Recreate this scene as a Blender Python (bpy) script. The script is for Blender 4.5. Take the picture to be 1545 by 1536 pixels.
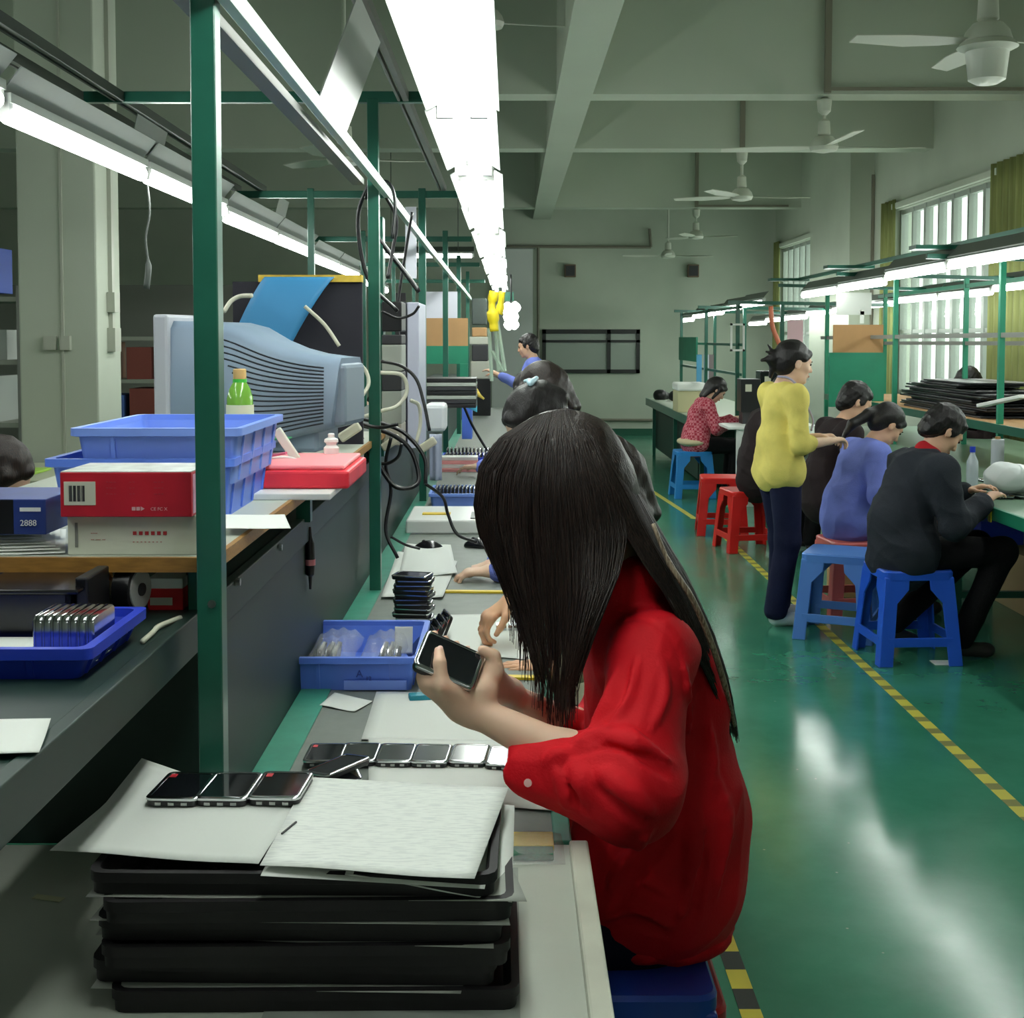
import bpy, math, random
import numpy as np
from mathutils import Vector, Matrix, Euler
random.seed(7)
rng = np.random.default_rng(11)
SC = bpy.context.scene
COL = SC.collection
for o in list(bpy.data.objects): bpy.data.objects.remove(o)
# ------------------------------------------------------------------ camera
F = 1950.0; CX = 770.0; CY = 612.0; HC = 1.57; PITCH = math.radians(3.0)
cam = bpy.data.cameras.new('camera'); camo = bpy.data.objects.new('camera', cam); COL.objects.link(camo)
camo.location = (0, 0, HC); camo.rotation_euler = (math.pi/2 - PITCH, 0, 0)
cam.sensor_width = 36; cam.lens = 36*F/1545
cam.shift_x = (772.5-CX)/1545; cam.shift_y = -(768-CY)/1545
cam.clip_start = .05; cam.clip_end = 200
SC.camera = camo
# ------------------------------------------------------------------ world + exposure
w = bpy.data.worlds.new('World'); SC.world = w; w.use_nodes = True
bg = w.node_tree.nodes['Background']; bg.inputs[0].default_value = (.80, .95, .84, 1); bg.inputs[1].default_value = 2.2
SC.view_settings.view_transform = 'Standard'; SC.view_settings.look = 'None'
SC.view_settings.gamma = 1; SC.view_settings.exposure = 0.15; SC.view_settings.use_curve_mapping = False
SC.cycles.use_denoising = True
SC.cycles.max_bounces = 7; SC.cycles.diffuse_bounces = 4; SC.cycles.glossy_bounces = 3
SC.cycles.sample_clamp_indirect = 6
TUBE_E = 22.0      # emission of the fluorescent tubes
# ------------------------------------------------------------------ helpers
def ray(px, py):
    dx = (px-CX)/F; dy = -(py-CY)/F
    return Vector((dx, math.cos(PITCH)+dy*math.sin(PITCH), -math.sin(PITCH)+dy*math.cos(PITCH)))
def at(px, py, Y=None, Z=None, X=None):
    """the point of the place that a photo pixel shows, on the plane Y=, Z= or X="""
    d = ray(px, py)
    t = Y/d.y if Y is not None else ((Z-HC)/d.z if Z is not None else X/d.x)
    return Vector((0, 0, HC)) + d*t
def lin(c):
    return tuple((x/255/12.92 if x/255 <= .04045 else ((x/255+.055)/1.055)**2.4) for x in c)
MATS = {}
def mat(name, rgb, rough=.6, metal=0., var=0., scale=6., bump=0., bscale=60., spec=.5, emit=0., alpha=1., trans=0., coat=0., stretch=None, var_rgb=None):
    if name in MATS: return MATS[name]
    m = bpy.data.materials.new(name); m.use_nodes = True; nt = m.node_tree; N = nt.nodes; L = nt.links
    b = N['Principled BSDF']; c = (*lin(rgb), 1)
    b.inputs['Base Color'].default_value = c; b.inputs['Roughness'].default_value = rough
    b.inputs['Metallic'].default_value = metal; b.inputs['Specular IOR Level'].default_value = spec
    b.inputs['Alpha'].default_value = alpha; b.inputs['Transmission Weight'].default_value = trans
    b.inputs['Coat Weight'].default_value = coat
    if emit:
        b.inputs['Emission Color'].default_value = c; b.inputs['Emission Strength'].default_value = emit
    if var or bump:
        tc = N.new('ShaderNodeTexCoord'); mp = N.new('ShaderNodeMapping'); L.new(tc.outputs['Object'], mp.inputs[0])
        if stretch: mp.inputs['Scale'].default_value = stretch
    if var:
        n = N.new('ShaderNodeTexNoise'); n.inputs['Scale'].default_value = scale; n.inputs['Detail'].default_value = 5
        L.new(mp.outputs[0], n.inputs['Vector'])
        r = N.new('ShaderNodeValToRGB'); r.color_ramp.elements[0].position = .35; r.color_ramp.elements[1].position = .65
        v2 = (*lin(var_rgb), 1) if var_rgb else (*[min(1, x*(1+var)) for x in c[:3]], 1)
        r.color_ramp.elements[0].color = (*[x*(1-var) for x in c[:3]], 1) if not var_rgb else c
        r.color_ramp.elements[1].color = v2
        L.new(n.outputs[0], r.inputs[0]); L.new(r.outputs[0], b.inputs['Base Color'])
    if bump:
        n2 = N.new('ShaderNodeTexNoise'); n2.inputs['Scale'].default_value = bscale; n2.inputs['Detail'].default_value = 3
        L.new(mp.outputs[0], n2.inputs['Vector'])
        bp = N.new('ShaderNodeBump'); bp.inputs['Strength'].default_value = bump; bp.inputs['Distance'].default_value = .01
        L.new(n2.outputs[0], bp.inputs['Height']); L.new(bp.outputs[0], b.inputs['Normal'])
    MATS[name] = m
    return m
def tag(o, label=None, cat=None, group=None, kind=None):
    if label: o['label'] = label
    if cat: o['category'] = cat
    if group: o['group'] = group
    if kind: o['kind'] = kind
    return o
def thing(name, label, cat, loc=(0, 0, 0), rz=0., group=None, rot=None):
    o = bpy.data.objects.new(name, None); COL.objects.link(o); o.empty_display_size = .05
    o.location = loc; o.rotation_euler = rot if rot else (0, 0, rz)
    return tag(o, label, cat, group)
def kids(o): return [c for c in bpy.data.objects if c.parent == o]
KID = {}
def link(o, parent=None):
    COL.objects.link(o)
    if parent is not None:
        o.parent = parent; KID.setdefault(parent.name, []).append(o)
    return o
def dup(root, loc, rz=0., label=None, group=None, rot=None, scale=None):
    r = root.copy(); COL.objects.link(r); r.location = loc; r.rotation_euler = rot if rot else (0, 0, rz)
    if scale: r.scale = scale
    if label: r['label'] = label
    if group: r['group'] = group
    for ch in list(KID.get(root.name, [])):
        c = ch.copy(); link(c, r)
        for g in list(KID.get(ch.name, [])):
            d = g.copy(); link(d, c)
    return r
ORD = 'first second third fourth fifth sixth seventh eighth ninth tenth eleventh twelfth thirteenth fourteenth fifteenth sixteenth'.split()
class MB:
    """collects shapes into one mesh"""
    def __init__(s): s.v = []; s.f = []; s.m = []; s.mi = 0
    def add(s, vs, fs):
        k = len(s.v); s.v += [tuple(v) for v in vs]; s.f += [tuple(k+i for i in f) for f in fs]; s.m += [s.mi]*len(fs)
        return s
    def box(s, lo, hi, R=None, c=None):
        x0, y0, z0 = lo; x1, y1, z1 = hi
        vs = [Vector(p) for p in ((x0,y0,z0),(x1,y0,z0),(x1,y1,z0),(x0,y1,z0),(x0,y0,z1),(x1,y0,z1),(x1,y1,z1),(x0,y1,z1))]
        if R is not None:
            c = Vector(c) if c is not None else Vector(((x0+x1)/2, (y0+y1)/2, (z0+z1)/2))
            vs = [c + R @ (v-c) for v in vs]
        return s.add(vs, [(0,3,2,1),(4,5,6,7),(0,1,5,4),(1,2,6,5),(2,3,7,6),(3,0,4,7)])
    def bar(s, a, b, w, h=None, up=(0,0,1)):
        """rectangular bar from a to b, w across, h along up"""
        a = Vector(a); b = Vector(b); h = h or w; d = (b-a).normalized(); u = Vector(up)
        if abs(d.dot(u)) > .98: u = Vector((0,1,0))
        x = d.cross(u).normalized()*w/2; z = x.cross(d).normalized()*h/2
        vs = [a-x-z, a+x-z, a+x+z, a-x+z, b-x-z, b+x-z, b+x+z, b-x+z]
        return s.add(vs, [(0,1,2,3),(7,6,5,4),(0,4,5,1),(1,5,6,2),(2,6,7,3),(3,7,4,0)])
    def tube(s, pts, r, n=8, cap=True):
        pts = [Vector(p) for p in pts]; N = len(pts); rr = r if isinstance(r, (list, tuple)) else [r]*N
        vs = []; up = Vector((0,0,1))
        T0 = (pts[1]-pts[0]).normalized()
        x = T0.cross(up) if abs(T0.dot(up)) < .95 else T0.cross(Vector((1,0,0)))
        x.normalize()
        for i, p in enumerate(pts):
            t = (pts[min(i+1,N-1)]-pts[max(i-1,0)])
            t = t.normalized() if t.length > 1e-9 else T0
            x = (x - t*x.dot(t)); x = x.normalized() if x.length > 1e-6 else t.orthogonal().normalized()
            y = t.cross(x)
            for k in range(n):
                a = 2*math.pi*k/n; vs.append(p + (x*math.cos(a)+y*math.sin(a))*rr[i])
        fs = [(i*n+k, i*n+(k+1)%n, (i+1)*n+(k+1)%n, (i+1)*n+k) for i in range(N-1) for k in range(n)]
        if cap: fs += [tuple(range(n-1,-1,-1)), tuple((N-1)*n+k for k in range(n))]
        return s.add(vs, fs)
    def cyl(s, a, b, r, n=16, r2=None): return s.tube([a, b], [r, r2 if r2 is not None else r], n)
    def lathe(s, c, prof, n=24):
        c = Vector(c); vs = [c+Vector((r*math.cos(2*math.pi*k/n), r*math.sin(2*math.pi*k/n), z)) for r, z in prof for k in range(n)]
        N = len(prof); fs = [(i*n+k, i*n+(k+1)%n, (i+1)*n+(k+1)%n, (i+1)*n+k) for i in range(N-1) for k in range(n)]
        fs += [tuple(range(n-1,-1,-1)), tuple((N-1)*n+k for k in range(n))]
        return s.add(vs, fs)
    def loft(s, rings, cap=True, closed=True):
        n = len(rings[0]); vs = [v for r in rings for v in r]; m = n if closed else n-1
        fs = [(i*n+k, i*n+(k+1)%n, (i+1)*n+(k+1)%n, (i+1)*n+k) for i in range(len(rings)-1) for k in range(m)]
        if cap and closed: fs += [tuple(range(n-1,-1,-1)), tuple((len(rings)-1)*n+k for k in range(n))]
        return s.add(vs, fs)
    def prism(s, poly, a, b):
        """poly: 3D points of a face; extruded by vector (b-a)"""
        d = Vector(b)-Vector(a); n = len(poly); P = [Vector(p) for p in poly]
        return s.add(P+[p+d for p in P], [tuple(range(n-1,-1,-1)), tuple(range(n,2*n))]+[(i,(i+1)%n,n+(i+1)%n,n+i) for i in range(n)])
    def sheet(s, nu, nv, fn):
        vs = [fn(i/nu, j/nv) for j in range(nv+1) for i in range(nu+1)]
        return s.add(vs, [(j*(nu+1)+i, j*(nu+1)+i+1, (j+1)*(nu+1)+i+1, (j+1)*(nu+1)+i) for j in range(nv) for i in range(nu)])
    def build(s, name, m, parent=None, world=False, bevel=0., smooth=False, solid=0., seg=2, angle=35):
        me = bpy.data.meshes.new(name)
        off = parent.matrix_basis.translation if (world and parent is not None) else Vector((0,0,0))
        me.from_pydata([tuple(Vector(v)-off) for v in s.v], [], s.f); me.update()
        for mm in (m if isinstance(m, (list, tuple)) else [m]): me.materials.append(mm)
        if isinstance(m, (list, tuple)): me.polygons.foreach_set('material_index', s.m)
        o = bpy.data.objects.new(name, me); link(o, parent)
        if smooth:
            me.polygons.foreach_set('use_smooth', [True]*len(me.polygons))
            if smooth != 'all':
                try: me.set_sharp_from_angle(angle=math.radians(angle))
                except Exception: pass
        if solid:
            md = o.modifiers.new('solid', 'SOLIDIFY'); md.thickness = solid; md.offset = 1
        if bevel:
            md = o.modifiers.new('bevel', 'BEVEL'); md.width = bevel; md.segments = seg; md.limit_method = 'ANGLE'; md.angle_limit = math.radians(40)
            md.harden_normals = False
        return o
def one(name, mb, m, label, cat, group=None, loc=None, rz=0., **k):
    """a thing that is one mesh; its mesh stays in world coordinates unless loc is given"""
    if loc is None:
        P = Vector((sum(v[0] for v in mb.v)/len(mb.v), sum(v[1] for v in mb.v)/len(mb.v), min(v[2] for v in mb.v)))
        mb.v = [tuple(Vector(v)-P) for v in mb.v]; loc = P
    o = mb.build(name, m, **k); o.location = loc; o.rotation_euler = (0, 0, rz)
    return tag(o, label, cat, group)
def struct(name, mb, m, parent=None, **k):
    o = mb.build(name, m, parent, **k)
    if parent is None: o['kind'] = 'structure'
    return o
def text(name, s, size, m, parent, loc, rot, ext=.0003, align='LEFT'):
    c = bpy.data.curves.new(name, 'FONT'); c.body = s; c.size = size; c.extrude = ext; c.align_x = align
    t = bpy.data.objects.new('t', c); me = bpy.data.meshes.new_from_object(t); bpy.data.objects.remove(t)
    me.materials.clear(); me.materials.append(m)
    o = bpy.data.objects.new(name, me); link(o, parent); o.location = loc; o.rotation_euler = rot
    return o
def spline(pts, n=6):
    P = [Vector(p) for p in pts]; out = []
    P = [P[0]*2-P[1]] + P + [P[-1]*2-P[-2]]
    for i in range(1, len(P)-2):
        for k in range(n):
            t = k/n; a, b, c, d = P[i-1], P[i], P[i+1], P[i+2]
            out.append(.5*((2*b)+(c-a)*t+(2*a-5*b+4*c-d)*t*t+(3*b-a-3*c+d)*t**3))
    out.append(P[-2]); return out
# ------------------------------------------------------------------ materials
def floor_mat():
    m = bpy.data.materials.new('green_epoxy'); m.use_nodes = True; nt = m.node_tree; N = nt.nodes; L = nt.links
    b = N['Principled BSDF']; tc = N.new('ShaderNodeTexCoord')
    n = N.new('ShaderNodeTexNoise'); n.inputs['Scale'].default_value = 1.6; n.inputs['Detail'].default_value = 8; n.inputs['Roughness'].default_value = .65
    L.new(tc.outputs['Object'], n.inputs['Vector'])
    r = N.new('ShaderNodeValToRGB'); r.color_ramp.elements[0].position = .2; r.color_ramp.elements[1].position = .85
    r.color_ramp.elements[0].color = (*lin((40,112,86)), 1); r.color_ramp.elements[1].color = (*lin((70,146,120)), 1)
    L.new(n.outputs[0], r.inputs[0])
    v = N.new('ShaderNodeTexVoronoi'); v.inputs['Scale'].default_value = 7; L.new(tc.outputs['Object'], v.inputs['Vector'])
    sp = N.new('ShaderNodeValToRGB'); sp.color_ramp.elements[0].position = .018; sp.color_ramp.elements[1].position = .035
    sp.color_ramp.elements[0].color = (1,1,1,1); sp.color_ramp.elements[1].color = (0,0,0,1); L.new(v.outputs['Distance'], sp.inputs[0])
    mx = N.new('ShaderNodeMixRGB'); mx.inputs[2].default_value = (*lin((120,160,140)), 1); L.new(r.outputs[0], mx.inputs[1]); L.new(sp.outputs[0], mx.inputs[0])
    # a construction joint in the slab
    L.new(mx.outputs[0], b.inputs['Base Color'])
    n2 = N.new('ShaderNodeTexNoise'); n2.inputs['Scale'].default_value = 3; n2.inputs['Detail'].default_value = 3; L.new(tc.outputs['Object'], n2.inputs['Vector'])
    mr = N.new('ShaderNodeMapRange'); mr.inputs['To Min'].default_value = .10; mr.inputs['To Max'].default_value = .26; L.new(n2.outputs[0], mr.inputs['Value'])
    L.new(mr.outputs[0], b.inputs['Roughness']); b.inputs['Specular IOR Level'].default_value = .7
    bp = N.new('ShaderNodeBump'); bp.inputs['Strength'].default_value = .05; bp.inputs['Distance'].default_value = .01
    L.new(n2.outputs[0], bp.inputs['Height']); L.new(bp.outputs[0], b.inputs['Normal'])
    return m
def stripe_mat(name, period, rgb1, rgb2, axis=1, duty=.5, rough=.5):
    m = bpy.data.materials.new(name); m.use_nodes = True; N = m.node_tree.nodes; L = m.node_tree.links
    b = N['Principled BSDF']; b.inputs['Roughness'].default_value = rough
    tc = N.new('ShaderNodeTexCoord'); sx = N.new('ShaderNodeSeparateXYZ'); L.new(tc.outputs['Object'], sx.inputs[0])
    d = N.new('ShaderNodeMath'); d.operation = 'DIVIDE'; d.inputs[1].default_value = period; L.new(sx.outputs[axis], d.inputs[0])
    f = N.new('ShaderNodeMath'); f.operation = 'FRACT'; L.new(d.outputs[0], f.inputs[0])
    g = N.new('ShaderNodeMath'); g.operation = 'GREATER_THAN'; g.inputs[1].default_value = duty; L.new(f.outputs[0], g.inputs[0])
    mx = N.new('ShaderNodeMixRGB'); mx.inputs[1].default_value = (*lin(rgb1), 1); mx.inputs[2].default_value = (*lin(rgb2), 1)
    L.new(g.outputs[0], mx.inputs[0]); L.new(mx.outputs[0], b.inputs['Base Color'])
    return m
M_floor = floor_mat()
M_wall = mat('wall_paint', (178,186,170), .75, var=.05, scale=1.2)
M_ceil = mat('ceiling_paint', (176,184,168), .8, var=.04, scale=.8)
M_green = mat('green_enamel', (30,88,72), .28, var=.1, scale=9)
M_greenb = mat('green_board', (30,128,98), .45, var=.08)
M_dgreen = mat('dark_green_board', (22,46,40), .5, var=.18, scale=3)
M_teal = mat('teal_edge', (60,140,118), .4, var=.12, scale=14)
M_grey = mat('grey_enamel', (120,122,116), .45)
M_white = mat('white_enamel', (232,234,230), .4)
M_paper = mat('paper', (226,230,224), .8)
M_steel = mat('steel', (170,172,170), .3, 1.)
M_chrome = mat('chrome', (205,206,210), .16, 1.)
M_black = mat('black_plastic', (16,16,20), .38)
M_blk2 = mat('black_foam', (20,17,21), .62, var=.2, scale=12)
M_dark = mat('dark_grey', (46,46,50), .5)
M_mat = mat('grey_mat', (112,118,112), .55, var=.06, scale=20)
M_top = mat('table_laminate', (186,192,180), .38, var=.05, scale=3)
M_alu = mat('painted_edge', (206,208,192), .45, var=.06, scale=10)
M_blue = mat('blue_bin_plastic', (88,124,222), .42, spec=.4)
M_blue2 = mat('blue_bin_dark', (28,58,190), .42)
M_lblue = mat('pale_blue_bin', (120,152,232), .45)
M_wood = mat('wood_edge', (150,108,48), .5, var=.2, scale=30, stretch=(1,6,6))
M_card = mat('cardboard', (176,136,92), .8, var=.06)
M_yel = mat('yellow', (226,196,52), .5)
M_red = mat('red_plastic', (206,28,26), .38)
M_tube = mat('tube_glow', (250,255,250), .5, emit=TUBE_E)
M_glass = mat('screen_glass', (20,22,26), .08, spec=.8)
def plastic_film():
    m = bpy.data.materials.new('plastic_film'); m.use_nodes = True; N = m.node_tree.nodes; L = m.node_tree.links
    b = N['Principled BSDF']; b.inputs['Base Color'].default_value = (.85,.88,.88,1); b.inputs['Roughness'].default_value = .14
    b.inputs['Alpha'].default_value = .26; b.inputs['Specular IOR Level'].default_value = .9
    tc = N.new('ShaderNodeTexCoord'); n = N.new('ShaderNodeTexNoise'); n.inputs['Scale'].default_value = 55; n.inputs['Detail'].default_value = 4
    L.new(tc.outputs['Object'], n.inputs['Vector']); bp = N.new('ShaderNodeBump'); bp.inputs['Strength'].default_value = .9; bp.inputs['Distance'].default_value = .01
    L.new(n.outputs[0], bp.inputs['Height']); L.new(bp.outputs[0], b.inputs['Normal']); return m
M_film = plastic_film()
# ================================================================== the room
YF, XR, XL, YN, ZC, ZB = 20.8, 4.25, -9.0, -3.5, 4.35, 3.47
struct('floor', MB().box((XL-.2, YN-.2, -.1), (XR+.2, YF+.2, 0)), M_floor)
struct('ceiling', MB().box((XL-.2, YN-.2, ZC), (XR+.2, YF+.2, ZC+.15)), M_ceil)
struct('wall_far', MB().box((XL-.2, YF, 0), (XR+.2, YF+.2, ZC)), M_wall)
struct('wall_near', MB().box((XL-.2, YN-.2, 0), (XR+.2, YN, ZC)), M_wall)
struct('wall_left', MB().box((XL-.2, YN, 0), (XL, YF, ZC)), M_wall)
# right wall with three window openings
ZW0, ZW1 = .95, 2.97
wins = [(17.7, 20.5), (11.35, 14.35), (6.2, 9.4)]
mb = MB(); mb.box((XR, YN, 0), (XR+.2, YF, ZW0)); mb.box((XR, YN, ZW1), (XR+.2, YF, ZC))
ys = [YN] + [y for w_ in sorted(wins) for y in w_] + [YF]
for i in range(0, len(ys), 2): mb.box((XR, ys[i], ZW0), (XR+.2, ys[i+1], ZW1))
struct('wall_right', mb, M_wall)
M_frame = mat('window_aluminium', (150,158,150), .5)
M_pane = mat('window_pane', (225,240,230), .05, alpha=.12)
for i, (a, b) in enumerate(wins):
    mb = MB(); n = 7
    for z in (ZW0, ZW1-.05): mb.box((XR+.06, a, z), (XR+.12, b, z+.05))
    for z in (1.62, ): mb.box((XR+.06, a, z), (XR+.12, b, z+.04))
    for k in range(n+1):
        y = a+(b-a-.05)*k/n; mb.box((XR+.05, y, ZW0), (XR+.13, y+(.07 if k % 2 else .05), ZW1))
    wf = struct('window_%d' % (i+1), mb, M_frame)
    MB().box((XR+.085, a+.01, ZW0+.01), (XR+.09, b-.01, ZW1-.01)).build('pane', M_pane, wf)
    MB().box((XR-.05, a-.08, ZW1+.01), (XR-.002, b+.08, ZW1+.07)).build('window_head', M_wall, wf)
# pale translucent building opposite, seen as frosted brightness outside
# curtains
M_curt = mat('olive_curtain', (122,128,74), .8, var=.15, scale=3, stretch=(4,14,.6))
def curtain(y0, y1, label, z0=.6, z1=3.08):
    mb = MB()
    def fn(u, v):
        y = y0+(y1-y0)*u; return (XR-.045-.035*math.sin(u*math.pi*2*max(3, (y1-y0)*7))*(1-.25*v), y, z0+(z1-z0)*v)
    mb.sheet(60, 8, fn)
    one('curtain', mb, M_curt, label, 'curtain', 'curtains on the right wall', smooth='all', solid=.004)
curtain(10.3, 11.35, 'broad olive green curtain at the near side of the tall window at the right')
curtain(14.2, 14.75, 'narrow olive green curtain at the far side of the tall window')
curtain(20.3, 20.72, 'small olive green curtain by the farthest window in the far corner')
# pilaster between the windows, beams
struct('trim_1', MB().box((XR-.28, 15.2, 0), (XR, 17.2, ZC)), M_wall)
struct('trim_2', MB().box((.36, YN, ZB-.012), (.64, YF, ZC-.01)), M_ceil)
for i, y in enumerate((-1.6, 1.4, 4.4, 7.4, 10.2, 13.1, 16.4, 19.0)):
    if i in (0, 1, 2, 4, 5, 7): struct('trim_%d' % (3+i), MB().box((XL, y, ZB), (XR, y+.28, ZC)), M_ceil)
struct('trim_12', MB().box((-2.43, 6.4, 0), (-2.04, 6.78, ZC)), M_wall, bevel=.01)        # the square pillar at the left
# far-wall details
struct('baseboard_far', MB().box((XL, YF-.012, 0), (XR, YF, .11)), mat('green_dado', (22,84,64), .4))
struct('baseboard_right', MB().box((XR-.012, YN, 0), (XR, YF, .11)), MATS['green_dado'])
fr = MB(); a = at(818, 497, Y=YF); b = at(965, 563, Y=YF)
for x0, x1, z0, z1 in ((a.x, b.x, a.z-.07, a.z), (a.x, b.x, b.z, b.z+.06), (a.x, a.x+.06, b.z, a.z), (b.x-.06, b.x, b.z, a.z), (1.55, 1.61, b.z, a.z), (a.x, b.x, a.z-.21, a.z-.17)):
    fr.box((x0, YF-.05, z0), (x1, YF-.005, z1))
wf = struct('window_4', fr, mat('dark_window_frame', (30,34,32), .5))
MB().box((a.x, YF-.02, b.z), (b.x, YF-.012, a.z)).build('pane', mat('frosted_pane', (150,160,150), .25), wf)
a = at(742, 376, Y=YF)
d = struct('door_1', MB().box((a.x, YF-.05, 0), (.36, YF-.004, a.z)), mat('pale_door', (205,208,205), .5))
MB().box((a.x, YF-.06, a.z), (.40, YF-.006, a.z+.06)).build('door_frame', M_grey, d)
# conduits on the far wall and on the beams (fixed pipework)
pipe = MB()
for p in ([at(812, 372, Y=YF-.05), at(812, 610, Y=YF-.05)], [at(738, 372, Y=YF-.05), at(982, 373, Y=YF-.05)], [at(982, 373, Y=YF-.05), at(980, 345, Y=YF-.05)], [at(850, 633, Y=YF-.04), at(985, 634, Y=YF-.04)]):
    pipe.cyl(p[0], p[1], .022, 8)
struct('trim_13', pipe, mat('conduit', (122,118,104), .6))
pipe = MB()
for px, y in ((1246, 10.17), (1119, 13.07), (1051, 18.97)):
    q = at(px, 300, Y=y); pipe.box((q.x-.025, y-.03, ZB), (q.x+.025, y, ZC))
pipe.bar((at(1246, 150, Y=10.15).x, 10.15, ZB+.03), (XR, 10.15, ZB+.03), .025)
pipe.bar((at(1051, 312, Y=18.95).x, 18.95, ZB+.02), (XR-.2, 18.95, ZB+.02), .03)
pipe.bar((XR-.02, 15.18, ZB), (XR-.02, 15.18, 1.2), .03)
struct('trim_14', pipe, MATS['conduit'])
pp = MB(); pp.box((-2.04, 6.58, 1.6), (-2.02, 6.62, 3.47)); pp.box((-2.04, 6.55, 1.50), (-2.00, 6.65, 1.62)); pp.box((-2.04, 6.55, 1.70), (-2.0, 6.64, 1.80))
pp.box((-2.30, 6.37, 1.51), (-2.24, 6.40, 1.58)); pp.box((-2.22, 6.37, 1.51), (-2.17, 6.40, 1.58)); pp.bar((-2.21, 6.394, .2), (-2.21, 6.394, ZB), .012)
struct('trim_15', pp, mat('switch_plastic', (170,174,160), .5))
# ------------------------------------------------------------------ floor tape
M_tape = stripe_mat('hazard_tape', .19, (226,208,70), (44,48,44), 1, .5)
M_ytape = stripe_mat('far_tape', .16, (200,190,70), (120,120,60), 1, .6)
one('floor_tape', MB().box((.535, .6, .0005), (.585, 8.6, .002)), M_tape, 'yellow and black floor tape beside the near stools, running under the red shirted worker', 'floor tape', loc=(0,0,0))
one('floor_tape', MB().box((1.67, 3.2, .0005), (1.72, 10.5, .002)), M_ytape, 'yellow and black floor tape in front of the right hand blue stools', 'floor tape', loc=(0,0,0))
mb = MB(); mb.bar((1.32, 15.0, .001), (1.60, 11.2, .001), .05, .0015); mb.bar((1.58, 11.2, .0012), (1.80, 11.0, .0012), .05, .0015)
one('floor_tape', mb, mat('plain_tape', (190,180,80), .5), 'faded plain yellow floor tape in the far aisle near the pale blue stool', 'floor tape', loc=(0,0,0))
# ------------------------------------------------------------------ fluorescent fixtures
M_refl = mat('reflector_white', (205,210,205), .35)
M_hous = mat('fixture_grey', (92,98,92), .5)
def fixture_twin():
    r = thing('light_fixture', '', 'light fixture', group='twin tube lights over the near bench')
    h = MB(); h.box((-.035, 0, .0), (.035, 1.24, .045)); h.build('housing', M_refl, r, bevel=.004)
    q = MB()
    for s in (-1, 1):
        q.add([(s*.03,0,.0),(s*.095,0,-.035),(s*.095,1.24,-.035),(s*.03,1.24,.0)], [(0,1,2,3)])
    q.build('reflector', M_refl, r, solid=.002)
    for x in (-.045, .045):
        MB().cyl((x, .03, -.035), (x, 1.21, -.035), .017, 12).build('tube', M_tube, r, smooth=True)
        MB().box((x-.02, .0, -.055), (x+.02, .028, .0)).build('lamp_holder', M_white, r); MB().box((x-.02, 1.212, -.055), (x+.02, 1.24, .0)).build('lamp_holder', M_white, r)
    return r
fx = fixture_twin(); ys = []
y = .9; k = 0
while y < 15.0:
    o = fx if k == 0 else dup(fx, (0,0,0))
    o.location = (-.128+(.004 if k % 2 else -.004), y, 2.205 - (.01 if k % 2 else 0))
    o['label'] = 'glaring white twin tube light above the near workbench, %s from the camera' % ORD[k]
    y += 1.27; k += 1
def fixture_single(group, side=1, hous=M_hous):
    """tube under a tilted reflector plate; side=+1 leans the plate towards +X"""
    r = thing('light_fixture', '', 'light fixture', group=group)
    q = MB(); q.add([(-.02*side,0,.015),(.05*side,0,.10),(.05*side,1.26,.10),(-.02*side,1.26,.015)], [(0,1,2,3)]); q.build('reflector', hous, r, solid=.004)
    h = MB(); h.box((-.015, .0, .01), (.02, 1.26, .035)); h.build('housing', M_refl, r)
    MB().cyl((0, .03, -.018), (0, 1.235, -.018), .024, 12).build('tube', M_tube, r, smooth=True)
    c = MB(); c.box((-.015, 0, -.03), (.015, .028, .012)); c.build('lamp_holder', M_white, r); MB().box((-.015, 1.237, -.03), (.015, 1.258, .012)).build('lamp_holder', M_white, r)
    return r
def row(group, what, x, y0, n, z0, z1, side, skip=(), pitch=1.29, hous=M_hous, rods=False):
    f = None
    for k in range(n):
        if k in skip: continue
        t = k/max(1, n-1); yy = y0+k*pitch
        if f is None:
            f = fixture_single(group, side, hous); o = f
            if rods:
                for yr in (.2, 1.05): MB().cyl((0, yr, .03), (0, yr, ZC-z0), .006, 6).build('suspension_rod', M_hous, f)
        else: o = dup(f, (0,0,0))
        o.location = (x, yy, z0+(z1-z0)*t+(.012 if k % 2 else 0)); o.rotation_euler = (math.atan2((z1-z0), pitch*n)*.0, 0, 0)
        o['label'] = 'tube light %s, %s from camera' % (what, ORD[k])
row('tube lights over the far side of the near line', 'over the far side of the near assembly line', -1.3, .77, 10, 2.19, 2.07, 1, hous=mat('left_reflector', (150,155,150), .4))
row('tube lights along the right hand line', 'along the aisle side of the right hand line', 2.62, 3.9, 6, 2.06, 1.955, 1)
row('tube lights by the windows', 'on the window side of the right hand line', 3.85, 5.2, 7, 2.0, 1.93, 1)
row('tube lights over the far right line', 'over the distant right hand line', 2.62, 13.4, 5, 1.95, 1.85, 1)
row('tube lights over the far right window side', 'over the window side of the distant right hand line', 3.7, 13.6, 5, 1.90, 1.80, 1)
row('added fill tube lights out of view at the left', 'added out of view at the left for fill light', -4.6, 1.5, 5, 2.2, 2.2, 1, pitch=1.6, rods=True)  # added fixtures outside the view at left, there only to light the room
row('added fill tube lights behind the camera', 'added unseen behind the camera for fill light', 1.6, -3.2, 2, 2.3, 2.3, 1, rods=True)  # added unseen fixtures that brighten the room from behind the camera
# one light across the far end; the two rows above are added fill
f = fixture_single('lights across the far end of the room', 1)
for yr in (.2, 1.05): MB().cyl((0, yr, .03), (0, yr, ZC-at(715,384,Y=16.5).z), .006, 6).build('suspension_rod', M_hous, f)
p = at(715, 384, Y=16.5); f.location = (p.x, 16.5, p.z); f.rotation_euler = (0, 0, math.pi/2); f['label'] = 'single tube light hanging crosswise far down the room, left of the bright twin row'
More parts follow.
